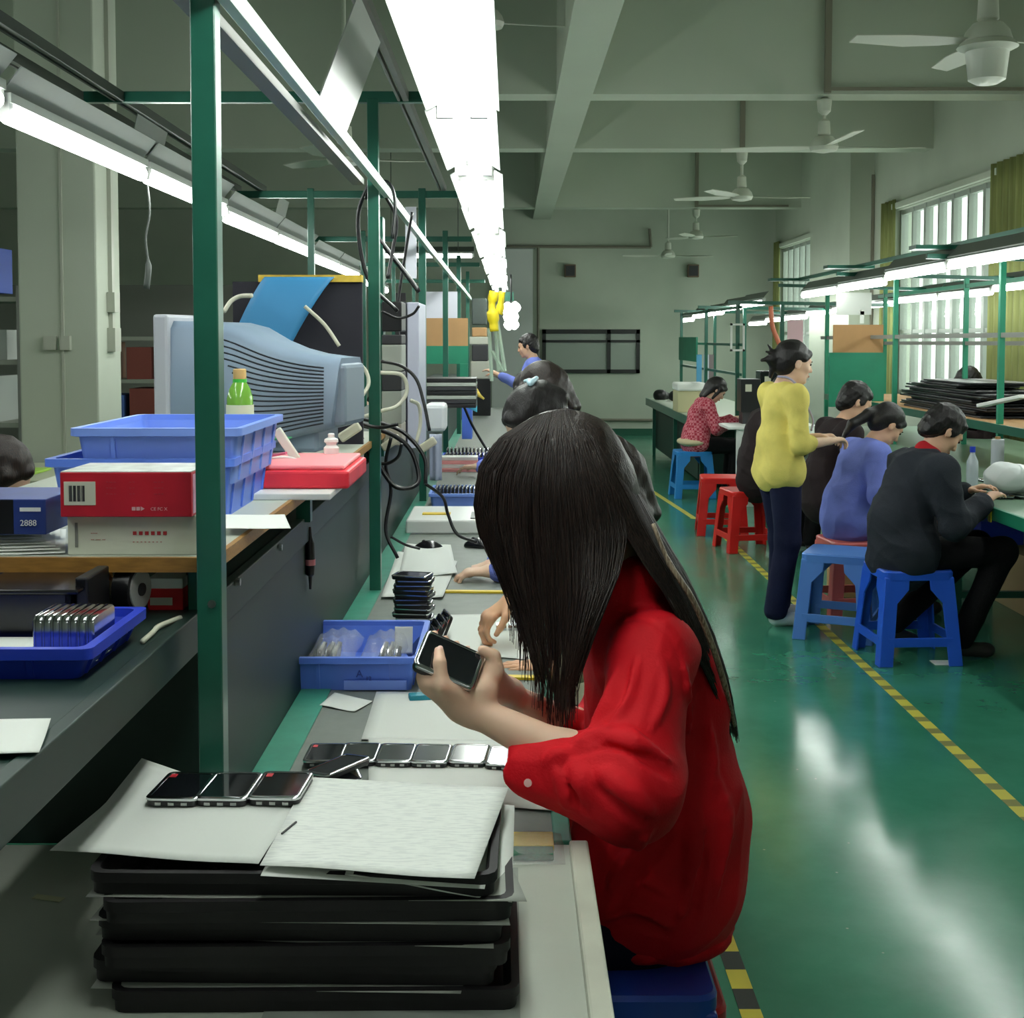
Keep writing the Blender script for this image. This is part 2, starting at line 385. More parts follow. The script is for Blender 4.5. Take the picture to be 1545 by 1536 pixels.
# ------------------------------------------------------------------ ceiling fans
M_fan = mat('fan_enamel', (196,200,186), .45)
def fan(px, py, Y, blades, label, lamp=False, top=None, L=.78):
    c = at(px, py, Y=Y); top = top or ZB
    r = thing('ceiling_fan', label, 'ceiling fan', (c.x, Y, c.z), group='ceiling fans')
    MB().lathe((0,0,0), [(.02,.09),(.07,.08),(.10,.045),(.115,.0),(.10,-.03),(.03,-.045)], 24).build('motor', M_fan, r, smooth=True)
    m = MB(); m.cyl((0,0,.08), (0,0,top-c.z-.05), .014, 10); m.lathe((0,0,0), [(.015,.22),(.045,.20),(.05,.10),(.03,.08)], 16)
    m.build('downrod', M_fan, r, smooth=True)
    MB().lathe((0,0,top-c.z-.14), [(.02,0),(.05,.03),(.06,.12),(.02,.138)], 16).build('canopy', M_fan, r, smooth=True)
    for a in blades:
        b = MB(); ca, sa = math.cos(a), math.sin(a)
        def P(u, v, z): return (ca*u-sa*v, sa*u+ca*v, z)
        b.add([P(.10,-.03,.0),P(.10,.03,.01),P(.22,.05,.012),P(L*.6,.065,.014),P(L,.055,.012),P(L+.01,-.03,-.002),P(L*.6,-.06,-.012),P(.22,-.045,-.008)], [(0,1,2,7),(7,2,3,6),(6,3,4,5)])
        b.build('blade', M_fan, r, solid=.006)
    if lamp:
        MB().lathe((0,0,-.20), [(.05,0),(.085,.02),(.10,.15),(.11,.165)], 24).build('lamp_shade', mat('fan_glass', (225,228,215), .3), r, smooth=True)
        MB().lathe((0,0,-.05), [(.10,0),(.14,.02),(.12,.045)], 24).build('collar', M_fan, r, smooth=True)
    return r
fan(1490, 62, 6.15, (math.pi+.05, .12+math.pi/3*.0, math.pi*.5), 'white ceiling fan with a glass lamp beneath, nearest the camera at upper right', True, ZC-.02, L=.64)
fan(1243, 222, 10.34, (0.04, math.pi-.25, math.pi*1.52), 'white ceiling fan hanging below the nearest beam, one blade tilted up at the hub', L=.80)
fan(1119, 297, 13.24, (0.1, math.pi-.4, math.pi+.9), 'ceiling fan on the second beam with its three blades spread', L=.7)
fan(1050, 357, 19.14, (-.2, 2.2, 4.2), 'distant ceiling fan before the far wall, right one of the two', L=.6)
fan(1008, 386, 20.2, (.1, 3.1, 4.6), 'faint distant ceiling fan closest to the far wall, left one of the two', top=ZC, L=.7)
fan(735, 35, 8.6, (.15, 2.3, 4.3), 'ceiling fan half hidden behind the glaring twin tube row', top=ZC, L=.7)
fan(520, 240, 8.2, (.2, 2.4, 4.4), 'dim ceiling fan seen above the near line, behind the cross bar', top=ZC, L=.55)
# boxes on the far wall
for px, lab in ((860, 'small brown vent box high on the far wall above the dark framed window'), (1045, 'small brown vent box high on the far wall, right of the other one')):
    q = at(px, 410, Y=YF)
    t = thing('vent_box', lab, 'vent', (q.x, YF-.1, q.z-.09))
    MB().box((-.09, 0, 0), (.09, .095, .2)).build('body', mat('brown_box', (112,92,74), .6), t, bevel=.008)
    MB().box((-.07, -.008, .02), (.07, 0, .18)).build('grille', M_dark, t)
# ================================================================== the near assembly line (left of the aisle)
PY = [1.88, 4.17, 6.46, 8.75, 11.0, 13.3]
ZT = .75
ln = thing('assembly_line', 'long green steel assembly line with posts, cross bars and shelves, nearest the camera', 'workbench', (-.45, 8, 0))
XP = -.438; XQ = -.99
for i, y in enumerate(PY):
    MB().box((XP-.018, y-.018, ZT), (XP+.018, y+.018, 2.35-.02*i)).build('post', M_green, ln, True, bevel=.002)
    if i: MB().box((XQ-.016, y-.016, 0), (XQ+.016, y+.016, 2.35-.02*i)).build('post', M_green, ln, True, bevel=.002)
zb = [2.35, 2.336, 2.28, 2.234, 2.19, 2.15]
for i, y in enumerate(PY):
    if i: MB().bar((-1.36, y, zb[i]), (-.26, y, zb[i]), .03, .035).build('cross_bar', M_green, ln, True, bevel=.002)
# rail along the posts that carries sockets, and the light rails
zr = [2.075, 2.05, 2.02, 2.0, 1.99, 1.97]
r_ = MB()
for i in range(5): r_.bar((XP+.03, PY[i] if i else .4, zr[i]), (XP+.03, PY[i+1], zr[i+1]), .02, .032)
r_.build('socket_rail', mat('rail_pale_green', (190,214,200), .3), ln, True, bevel=.002)
c_ = MB(); c_.bar((XP-.04, .4, 2.085), (XP-.04, 4.1, 2.06), .035, .02); c_.build('cable_channel', M_grey, ln, True)
M_rail = mat('light_rail', (112,112,108), .45)
for x0, x1 in ((-.335, -.33), (-1.24, -1.235), (-1.375, -1.36)):
    for yy in ((.3, 6.55),):
        b_ = MB(); b_.bar((x0, yy[0], 2.37), (x1, yy[1], 2.315), .018, .03); b_.bar((x0-.022, yy[0], 2.36), (x1-.022, yy[1], 2.31), .008, .016)
        b_.build('light_rail', M_rail if x0 > -.5 else mat('light_rail_dark', (70,76,70), .5), ln, True)
def hanger(x0, z0, x1, z1, y, w=.13, sh=.1):
    b_ = MB(); b_.add([(x0, y, z0), (x0, y+w, z0), (x1, y+w+sh, z1), (x1, y+sh, z1)], [(0,1,2,3)])
    b_.build('hanger_plate', mat('sheet_steel', (168,172,168), .35, .3), ln, True, solid=.003)
hanger(-.33, 2.32, -.425, 2.075, 2.86, .47, 0)
hanger(-1.24, 2.33, -1.30, 2.22, 4.36, .38, .1); hanger(-1.24, 2.33, -1.30, 2.18, 7.0, .3, .1)
# side panel, shelves, worktop
MB().box((-.505, 2.06, ZT), (-.488, 15.2, 1.145)).build('side_panel', M_dgreen, ln, True)
MB().box((-1.0, 2.06, ZT), (-.505, 2.078, 1.12)).build('end_panel', M_dgreen, ln, True)
MB().box((-.90, 1.1, 1.125), (-.486, 15.2, 1.145)).build('lower_shelf', M_dgreen, ln, True)
MB().box((-.500, 1.1, 1.087), (-.480, 15.2, 1.148)).build('shelf_beam', M_dgreen, ln, True, bevel=.002)
MB().box((-1.1, 1.94, 1.219), (-.452, 4.6, 1.237)).build('upper_shelf', [M_top], ln, True)
e_ = MB(); e_.box((-1.1, 1.932, 1.217), (-.450, 1.942, 1.239)); e_.box((-.455, 1.94, 1.217), (-.446, 4.6, 1.238)); e_.build('shelf_edging', M_wood, ln, True)
for y in (1.99, 3.0, 4.4):
    for x in (-.50, -1.0): MB().box((x, y, 1.14), (x+.033, y+.03, 1.22)).build('shelf_spacer', M_green, ln, True)
MB().box((-.488, 2.06, .72), (.09, 15.2, ZT)).build('worktop', M_mat, ln, True, bevel=.002)
MB().box((-.487, 2.06, ZT), (-.418, 15.2, ZT+.003)).build('edge_strip', M_teal, ln, True)
MB().box((.07, 2.06, .715), (.10, 15.2, ZT+.004)).build('front_edge', M_teal, ln, True, bevel=.003)
for y in (2.3, 4.6, 7, 9.4, 11.8, 14.2):
    for x in (-.46, .04): MB().box((x-.02, y-.02, 0), (x+.02, y+.02, .72)).build('leg', M_green, ln, True)
q = at(320, 911, Y=PY[0]-.019); MB().cyl(q, q+Vector((0,-.004,0)), .006, 8).build('bolt', M_steel, ln, True, smooth=True)
for (px, py) in ((420, 826), (356, 878)): q = at(px, py, X=-.479); MB().cyl(q, q+Vector((.008,0,0)), .007, 8).build('bolt', M_steel, ln, True, smooth=True)
# ------------------------------------------------------------------ the white-topped end table
tb = thing('end_table', 'pale laminate table with a raised painted edge holding the black tray stack', 'table', (-.5, 1.6, 0))
MB().box((-1.3, 1.0, .715), (.10, 2.055, ZT)).build('table_top', M_top, tb, True, bevel=.002)
MB().box((.094, 1.0, .705), (.124, 2.03, ZT+.018)).build('raised_edge', M_alu, tb, True, bevel=.004)
MB().box((-.30, 1.0, ZT), (.012, 1.96, ZT+.0015)).build('grey_sheet', mat('grey_sheet', (150,156,148), .5), tb, True)
for x in (-1.25, .07):
    for y in (1.06, 1.98): MB().box((x-.02, y-.02, 0), (x+.02, y+.02, .715)).build('leg', M_green, tb, True)
# ================================================================== the right hand line
rl = thing('assembly_line', 'green steel assembly line along the window wall, at the right', 'workbench', (3.2, 8, 0))
RY = [7.8, 9.95, 12.1]
for y in [5.65]+RY:
    for x in (2.96, 3.5): MB().box((x-.017, y-.017, 0), (x+.017, y+.017, 2.03)).build('post', M_greenb, rl, True, bevel=.002)
    MB().bar((2.5, y, 2.06), (3.95, y, 2.02), .03).build('cross_bar', M_green, rl, True)
    MB().box((2.42, y-.05, 2.10), (2.78, y+.09, 2.125)).build('light_bracket', M_green, rl, True)
for x, z, m_ in ((2.96, 1.60, M_grey), (3.5, 1.55, M_grey), (3.5, 1.99, M_greenb), (2.70, 2.145, M_green), (3.93, 2.08, M_green)):
    MB().bar((x, 4.2, z), (x, 12.3, z-.03), .022, .03).build('long_rail', m_, rl, True)
MB().box((2.34, 4.4, .715), (4.05, 12.0, ZT)).build('worktop', mat('green_mat_top', (120,150,128), .3, var=.05), rl, True)
MB().box((2.325, 4.4, .69), (2.345, 12.0, ZT+.003)).build('front_edge', M_greenb, rl, True, bevel=.003)
MB().box((2.93, 4.4, 1.035), (3.6, 12.0, 1.05)).build('shelf', M_card, rl, True)
MB().box((2.915, 4.4, 1.0), (2.935, 12.0, 1.052)).build('shelf_beam', M_green, rl, True)
for y in (6.95, 9.3, 11.7):
    for x in (2.42, 3.9): MB().box((x-.022, y-.022, 0), (x+.022, y+.022, .715)).build('leg', M_green, rl, True)
MB().bar((2.42, 6.95, .18), (3.9, 6.95, .18), .035).build('foot_rail', M_green, rl, True)
MB().bar((3.0, 4.6, .18), (3.0, 11.7, .18), .035).build('foot_rail', M_green, rl, True)
# farther right line
r2 = thing('assembly_line', 'distant green assembly line with rails and a hanging green board, before the far wall', 'workbench', (2.4, 15, 0))
MB().box((1.86, 13.0, .715), (2.9, 17.6, ZT)).build('worktop', mat('far_top', (176,186,170), .4), r2, True)
MB().box((1.845, 13.0, .66), (1.865, 17.6, ZT+.003)).build('front_edge', M_green, r2, True)
for y in (13.1, 15.2, 17.4):
    for x in (2.30, 2.75): MB().box((x-.018, y-.018, 0), (x+.018, y+.018, 1.92)).build('post', M_green, r2, True)
    MB().bar((2.2, y, 1.93), (3.9, y, 1.9), .035).build('cross_bar', M_green, r2, True)
    MB().box((1.9, y-.2, 0), (1.94, y-.16, .7)).build('leg', M_green, r2, True)
for z in (1.2, 1.5, 1.88): MB().bar((2.32, 13.0, z), (2.32, 17.6, z), .02, .028).build('long_rail', M_green, r2, True)
MB().box((2.24, 15.6, 1.28), (2.26, 17.2, 1.58)).build('green_panel', M_greenb, r2, True)
MB().box((1.95, 13.4, .1), (2.7, 17.4, .6)).build('under_shelf', M_dgreen, r2, True)
# white-topped side table where the plaid jacket worker sits
wt = thing('side_table', 'white side table the worker in the red plaid jacket writes on', 'table', (2.2, 12.2, 0))
MB().box((2.02, 11.95, .72), (2.9, 12.7, .745)).build('table_top', M_white, wt, True, bevel=.004)
MB().box((2.10, 11.97, 0), (2.28, 12.0, .72)).build('leg', M_white, wt, True)
MB().box((2.7, 11.97, 0), (2.86, 12.0, .72)).build('leg', M_white, wt, True)
# ================================================================== item builders (local origin at the bottom centre)
def bin_(label, loc, rz=0, w=.30, d=.40, h=.10, m=None, group='blue plastic bins', taper=.9, ribs=True):
    m = m or M_blue; r = thing('storage_bin', label, 'bin', loc, rz, group); t = .004
    def ring(f, z, s=0, k=.012):
        x = w/2*f-s; y = d/2*f-s-(w/2*(1-f))*0; pts = []
        for cx, cy, a0 in ((x-k, y-k, 0), (-x+k, y-k, 90), (-x+k, -y+k, 180), (x-k, -y+k, 270)):
            for a in (0, 30, 60, 90): pts.append((cx+k*math.cos(math.radians(a0+a)), cy+k*math.sin(math.radians(a0+a)), z))
        return pts
    b = MB(); b.loft([ring(taper, .0), ring(.975, h-.012), ring(.975, h-.012, t), ring(taper, .004, t)], cap=True)
    if ribs:
        for sx in (-1, 1):
            for k in range(4):
                y = -d*.36+k*d*.24; b.bar((sx*(w/2*taper+.001), y, .004), (sx*(w/2*.975+.001), y, h-.012), .006, .008)
        for sy in (-1, 1):
            for k in range(2):
                x = -w*.27+k*w*.54; b.bar((x, sy*(d/2*taper+.001), .004), (x, sy*(d/2*.975+.001), h-.012), .008, .006)
    b.build('body', m, r, smooth=True)
    c = MB(); c.loft([ring(1.0, h-.016), ring(1.01, h-.014, -.005), ring(1.01, h, -.005), ring(.975, h, .003), ring(.975, h-.014, .003)], cap=False)
    c.build('rim', m, r, smooth=True)
    return r
def rounded(w, d, k, z, n=4):
    pts = []
    for cx, cy, a0 in ((w/2-k, d/2-k, 0), (-w/2+k, d/2-k, 90), (-w/2+k, -d/2+k, 180), (w/2-k, -d/2+k, 270)):
        for a in range(n): pts.append((cx+k*math.cos(math.radians(a0+90*a/(n-1))), cy+k*math.sin(math.radians(a0+90*a/(n-1))), z))
    return pts
DEV = {}
UPR = Matrix(((0,0,-1),(0,1,0),(1,0,0))).to_euler()      # thickness along X, standing on its long side
UPR2 = Matrix(((1,0,0),(0,0,-1),(0,1,0))).to_euler()    # standing upright, screen to the camera
def device(label, loc, rz=0, rot=None, group='handheld devices', kind='full', s=1.0):
    """a small handheld player: 7.2 x 10.5 x 1.2 cm, screen up"""
    if kind not in DEV:
        r = thing('handheld_device', label, 'device', (0,0,0), group=group)
        b = MB(); b.loft([rounded(.068,.101,.008,.0), rounded(.072,.105,.010,.003), rounded(.072,.105,.010,.009)]); b.build('body', M_chrome if kind == 'metal' else M_black, r, smooth=True)
        c = MB(); c.loft([rounded(.074,.107,.010,.0085), rounded(.074,.107,.010,.0115), rounded(.070,.103,.009,.0130), rounded(.062,.094,.006,.0130), rounded(.061,.093,.006,.0115)], cap=False)
        c.build('chrome_frame', M_chrome, r, smooth=True)
        MB().loft([rounded(.062,.094,.005,.010), rounded(.062,.094,.005,.0122)]).build('screen', M_glass if kind != 'film' else mat('film_screen', (52,58,58), .16, spec=.8), r)
        if kind == 'tab': MB().box((-.029,.030,.0122), (-.020,.043,.0126)).build('red_tab', mat('red_tab', (190,20,40), .5), r)
        if kind in ('full', 'tab', 'film'):
            p = MB()
            for x in (-.018, 0, .018): p.box((x-.004,-.0537,.002), (x+.004,-.0522,.006))
            p.build('port', M_steel, r)
        DEV[kind] = r; o = r
    else: o = dup(DEV[kind], (0,0,0))
    o.location = loc; o.rotation_euler = rot if rot else (0, 0, rz); o['label'] = label; o['group'] = group
    if s != 1: o.scale = (s, s, s)
    return o
def sheet_paper(label, corners, z0, group=None, m=None, lift=None, wob=.002, name='paper_sheet', n=14, cat='paper'):
    """corners (x,y) near-left, near-right, far-right, far-left"""
    A, B, C, D = [Vector((c[0], c[1], c[2] if len(c) > 2 else z0)) for c in corners]; mb = MB(); ph = rng.uniform(0, 6)
    def fn(u, v):
        p = A*(1-u)*(1-v)+B*u*(1-v)+C*u*v+D*(1-u)*v
        p = p + Vector((0, 0, wob*(1+math.sin(u*7+ph)*math.cos(v*5+ph))))
        if lift: p.z += lift(u, v)
        return p
    mb.sheet(n, n, fn)
    return one(name, mb, m or M_paper, label, cat, group, smooth='all', solid=.0005)
def book_box(name, label, cat, lo, hi, m, bevel=.002, **k):
    r = thing(name, label, cat, ((lo[0]+hi[0])/2, (lo[1]+hi[1])/2, lo[2]), **k)
    MB().box(lo, hi).build('body', m, r, True, bevel=bevel)
    return r
# ================================================================== upper shelf of the near line
ZS = 1.237; ZL = 1.145
# white and red phone cartons
P = lambda px, Y: at(px, 600, Y=Y).x
r = thing('carton', 'white product carton with small red lettering, under the red carton', 'carton', (P(198,1.97)+.0, 2.03, ZS))
x0, x1 = P(98,1.97), P(298,1.97)
MB().box((x0, 1.97, ZS), (x1, 2.10, ZS+.061)).build('box', mat('carton_white', (205,208,192), .6, var=.03), r, True, bevel=.0015)
MB().box((x0+.012, 1.9685, ZS+.012), (x0+.016, 1.97, ZS+.05)).build('crease', M_grey, r, True)
mr_ = mat('red_ink', (170,40,44), .6)
def wl(x, z): return Vector((x, 1.9692, z))-Vector(r.location)
text('lettering', '----', .008, mr_, r, wl(x0+.036, ZS+.032), (math.pi/2,0,0)); text('lettering', '-- --- --', .008, mr_, r, wl(x0+.036, ZS+.022), (math.pi/2,0,0))
text('lettering', '\u25a0 \u25a0 \u25a0 \u25a0 \u25a0 \u25a0', .0078, mr_, r, wl(x0+.10, ZS+.031), (math.pi/2,0,0)); text('lettering', '- - - - - - - -', .010, mr_, r, wl(x0+.10, ZS+.018), (math.pi/2,0,0))
r = thing('carton', 'red product carton with a white barcode label and shiny taped top', 'carton', (P(188,1.95), 2.03, ZS+.0615))
x0, x1 = P(88,1.95), P(287,1.95); z0 = ZS+.0615; z1 = z0+.068
MB().box((x0, 1.95, z0), (x1, 2.09, z1)).build('box', mat('carton_red', (186,22,42), .45, var=.12, scale=12), r, True, bevel=.0015)
MB().box((x0+.001, 1.951, z1), (x1-.001, 2.089, z1+.0012)).build('top_flap', mat('carton_top', (205,210,200), .25, var=.15, scale=25), r, True)
MB().box((x0+.006, 1.9487, z0+.018), (x0+.054, 1.95, z0+.054)).build('barcode_label', mat('label_cream', (200,200,180), .6), r, True, bevel=.0005)
b_ = MB()
for k in range(16):
    if k % 4 != 3: b_.box((x0+.014+k*.0016, 1.948, z0+.024), (x0+.0148+k*.0016+(.0004 if k % 3 else 0), 1.9487, z0+.048))
q_ = b_.build('barcode', M_dark, r, True); q_['kind'] = 'stuff'
def wl(x, z): return Vector((x, 1.9492, z))-Vector(r.location)
text('lettering', '\u25a0\u25a0\u25ba', .0075, mat('faded_ink', (220,170,170), .6), r, wl(x0+.108, z0+.010), (math.pi/2,0,0)); text('lettering', 'CE FC X', .007, MATS['faded_ink'], r, wl(x0+.137, z0+.010), (math.pi/2,0,0))
for k, (xx, s_) in enumerate(((.070,'~ --- --'), (.105,'-- ~'), (.142,'--- ~ --'))):
    for j in range(3): text('lettering', s_, .0055, mat('dim_ink', (150,70,76), .6), r, wl(x0+xx, z0+.052-j*.009), (math.pi/2,0,0))
MB().box((x1, 1.958, z0+.004), (x1+.0006, 2.02, z1-.004)).build('side_print', mat('side_print', (200,150,175), .4, var=.3, scale=30), r, True)
# stacked bins
xb = (P(362,2.35)+P(103,2.35))/2
bin_('upper blue plastic bin on the wooden shelf, nested in another bin', (xb, 2.36+.215, 1.30), 0, w=P(362,2.35)-P(103,2.35)-.01, d=.43, h=.105, m=M_lblue)
bin_('lower blue plastic bin on the wooden shelf, peeping out left of the red carton', (xb-.03, 2.36+.205, ZS), 0, w=.335, d=.42, h=.112, m=M_blue)
# bottle of tea
q = at(362, 600, Y=3.06)
r = thing('drink_bottle', 'green tea bottle with a tan cap and white label, behind the blue bins', 'bottle', (q.x, 3.06, ZS))
MB().lathe((0,0,0), [(.026,0),(.031,.004),(.032,.03),(.031,.16),(.031,.19),(.025,.212),(.016,.228),(.013,.232),(.013,.240)], 24).build('body', mat('green_tea', (120,176,70), .12, spec=.7), r, smooth=True)
MB().lathe((0,0,.236), [(.0155,0),(.0155,.022),(.013,.024)], 20).build('cap', mat('tan_cap', (206,172,110), .5), r, smooth=True)
MB().lathe((0,0,.228), [(.0165,0),(.0165,.008)], 20).build('neck_ring', mat('green_ring', (70,190,70), .4), r)
MB().lathe((0,0,.09), [(.0325,0),(.0325,.085)], 24).build('label_band', mat('pale_label', (225,232,205), .5), r, smooth=True)
# ---- CRT monitor, screen to the left
r = thing('crt_monitor', 'blue grey tube monitor seen from its side, screen facing left', 'monitor', (-.592, 3.42, ZS), rz=math.radians(-9)); r.scale = (.95, .95, .97)
M_crt = mat('crt_shell', (128,146,166), .45); M_bez = mat('crt_bezel', (176,180,188), .45); M_slot = mat('vent_dark', (28,34,42), .7)
# local: x to the right = back of the monitor, width along y, z up. outline measured in mm
top = [(-.265,.388),(-.16,.386),(-.10,.372),(-.03,.336),(.03,.314),(.09,.300),(.15,.293),(.185,.290)]
bot = [(-.265,.035),(-.16,.040),(-.10,.045),(-.03,.055),(.03,.072),(.09,.088),(.15,.100),(.165,.105)]
hw =  [.190,.185,.176,.160,.146,.136,.128,.122]
b = MB(); rings = []
for (xt, zt), (xb_, zb_), h_ in zip(top, bot, hw):
    k = .02; ring = []
    for (sy, z, xx, cz) in ((-1, zb_, xb_, 1), (1, zb_, xb_, 1), (1, zt, xt, -1), (-1, zt, xt, -1)):
        if cz == 1: a_ = [(-sy*0+sy*(h_-k*1.6), z), (sy*(h_-k*.4), z+k*.5)]
        else: a_ = [(sy*h_*.93, z-k*.7), (sy*(h_*.93-k), z)]
        if (sy, cz) in ((-1, 1), (1, -1)): pass
        if cz == 1 and sy == -1: a_ = [(-(h_), z+k), (-(h_-k), z)]
        if cz == 1 and sy == 1: a_ = [((h_-k), z), (h_, z+k)]
        if cz == -1 and sy == 1: a_ = [(h_*.93, z-k), (h_*.93-k, z)]
        if cz == -1 and sy == -1: a_ = [(-(h_*.93-k), z), (-h_*.93, z-k)]
        ring += [(xx, y_, z_) for y_, z_ in a_]
    rings.append(ring)
b.loft(rings); b.build('shell', M_crt, r, smooth=True, angle=50)
z = MB(); z.box((-.305,-.197,.018), (-.262,.197,.405)); z.build('bezel', M_bez, r, bevel=.008)
MB().box((-.307,-.155,.085), (-.303,.155,.365)).build('screen', M_glass, r)
# vent grooves on both flanks, following the sagging outline
def ip(tab, x):
    return float(np.interp(x, [t[0] for t in tab], [t[1] for t in tab]))
hwt = [(t[0], h_) for t, h_ in zip(top, hw)]
for s in (-1, 1):
    for g in range(17):
        f0 = (g+1)/18.0; m_ = MB(); pts = []; xs = -.15+.011*g*(1 if g < 9 else .2)+(.05 if g >= 9 else 0)
        for i in range(15):
            x = xs+(.145-xs)*i/14; zt = ip(top, x)-.02; zb_ = ip(bot, x)+.012
            zz = zt-(zt-zb_)*f0
            frac = (zz-zb_)/(zt-zb_); pts.append((x, s*(ip(hwt, x)*(1-.07*frac)+.0006), zz))
        for _ in range(3): pts = [pts[0]]+[tuple((np.array(pts[q-1])+np.array(pts[q])*2+np.array(pts[q+1]))/4) for q in range(1, len(pts)-1)]+[pts[-1]]
        m_.tube(pts, .0021, 4); m_.build('vent_slot', M_slot, r)
MB().box((.155,-.10,.11), (.198,.10,.275)).build('rear_panel', mat('crt_rear', (120,134,148), .5), r, bevel=.012)
st = MB(); st.lathe((-.03,0,0), [(.13,0),(.13,.012),(.06,.03),(.07,.075)], 28); st.build('stand', M_crt, r, smooth=True)
MB().box((-.03,-.10,.04),(.12,.10,.10)).build('neck_housing', M_crt, r, bevel=.01)
# ---- dark board behind with a blue sheet over it
a = at(352, 425, Y=4.05); b = at(560, 425, Y=4.05)
r = thing('display_board', 'large dark board with a yellow top edge standing behind the monitor', 'board', ((a.x+b.x)/2, 4.05, ZS))
MB().box((a.x, 4.04, ZS), (-.462, 4.06, a.z)).build('board', mat('near_black_board', (22,20,34), .6), r, True)
c0 = at(390, 417, Y=4.03)
MB().box((c0.x, 4.025, a.z-.002), (-.462, 4.075, a.z+.02)).build('yellow_edge', mat('yellow_edge', (200,170,60), .5, var=.2, scale=20), r, True)
mb = MB()
def fn(u, v):
    pa = at(400+ (505-400)*u, 418, Y=4.02); pb = at(348+(440-348)*u, 520, Y=3.98)
    return (pa.x+(pb.x-pa.x)*v - .03*math.sin(v*1.6)*u*0, pa.y+(pb.y-pa.y)*v-.012*math.sin(v*3.1)-.01, pa.z+(pb.z-pa.z)*v**1.15)
mb.sheet(10, 12, fn)
one('blue_cloth', mb, mat('blue_cloth', (52,128,178), .55), 'smooth blue sheet draped slantwise over the dark board behind the monitor', 'cloth', smooth='all', solid=.003)
# ---- red foam, white sheets, odds and ends at the shelf edge
q = at(440, 747, Y=2.72)
r = thing('foam_block', 'bright red foam sheet with a pink top, projecting over the shelf edge', 'foam sheet', (-.47, 2.85, ZS+.03))
x0 = P(352,2.72); x1 = P(526,2.72)
MB().box((x0, 2.72, ZS+.014), (x1, 3.05, ZS+.052)).build('foam', mat('red_foam', (226,40,60), .5, var=.12, scale=8), r, True, bevel=.006)
MB().box((x0+.012, 2.74, ZS+.052), (x1-.012, 3.04, ZS+.062)).build('pink_sheet', mat('pink_foam', (250,150,156), .5), r, True, bevel=.004)
MB().cyl((x0, 2.90, ZS+.06), (x0+.1, 2.78, ZS+.085), .003, 8).build('pink_rod', mat('pink_rod', (230,110,140), .4), r, True)
book_box('foam_board', 'white foam board lying under the red foam sheet', 'board', (x0-.0, 2.64, ZS), (P(505,2.72), 3.06, ZS+.0135), M_white)
sheet_paper('stiff white card sticking out over the shelf edge right of the green post', [(P(335,2.16),2.16),(P(437,2.16),2.16),(P(428,2.33),2.33),(P(335,2.33),2.33)], ZS+.012, wob=.0005)
mb = MB(); mb.tube(spline([at(350,705,Y=2.80), at(385,694,Y=2.85), at(430,690,Y=2.9), at(450,697,Y=2.88), at(425,702,Y=2.84), at(455,700,Y=2.86), at(470,694,Y=2.92)], 6), .0035, 8)
one('white_cable', mb, M_white, 'thin white cable lying in loops on the pink foam top', 'cable', smooth='all')
q = at(500, 672, Y=3.05)
r = thing('small_bottle', 'small white plastic bottle with a ringed neck beside the monitor stand', 'bottle', (at(500,690,Y=3.02).x, 3.02, ZS+.062))
MB().lathe((0,0,0), [(.017,0),(.018,.004),(.018,.014),(.012,.02),(.012,.024),(.017,.028),(.016,.034),(.008,.038),(.008,.046),(.005,.048)], 20).build('body', M_white, r, smooth=True)
b_ = MB(); p0 = at(417, 648, Y=2.92); p1 = at(448, 694, Y=2.92); b_.bar(p0, p1, .018, .02)
one('glue_stick', b_, mat('off_white', (214,220,206), .5), 'pale plastic stick leaning against the monitor flank', 'glue stick', bevel=.003)
b_ = MB(); p0 = at(398, 662, Y=2.98); b_.bar(p0, at(438, 661, Y=2.98), .05, .003)
one('plastic_disc', b_, mat('lid_green', (40,150,96), .4), 'thin green lid lying behind the upper blue bin', 'lid')
b_ = MB(); b_.lathe((at(418,680,Y=3.0).x, 3.03, ZS), [(.022,0),(.024,.06),(.026,.062)], 18)
one('ribbed_jar', b_, mat('jar_brown', (140,136,120), .3), 'ribbed translucent jar under the thin green lid', 'jar', smooth=True)
# dark blue carton and papers at far left
r = thing('carton', 'dark blue carton with white printing at the left frame edge', 'carton', (-.78, 2.08, ZS+.03))
x1 = P(66,1.98)
MB().box((x1-.20, 1.98, ZS+.03), (x1, 2.14, ZS+.085)).build('box', mat('carton_blue', (30,52,120), .5, var=.15, scale=16), r, True, bevel=.0015)
MB().box((x1-.20, 1.9795, ZS+.031), (x1-.05, 1.98, ZS+.084)).build('dark_side', M_black, r, True)
def wl(x, z): return Vector((x, 1.9785, z))-Vector(r.location)
text('lettering', '2888', .013, M_white, r, wl(x1-.040, ZS+.044), (math.pi/2,0,0)); MB().box((x1-.040, 1.979, ZS+.066), (x1-.008, 1.98, ZS+.072)).build('print_bar', M_white, r, True)
for k in range(7):
    sheet_paper('crumpled white sheet under the dark blue carton, %s from the bottom' % ORD[k], [(-.98+.012*k,1.96+.01*k),(P(94,1.97)-.01*k,1.97+.008*k),(P(90,2.2)-.01*k,2.22),(-.98,2.24)], ZS+.001+.0035*k, 'papers on the wooden shelf', wob=.0015, n=8)
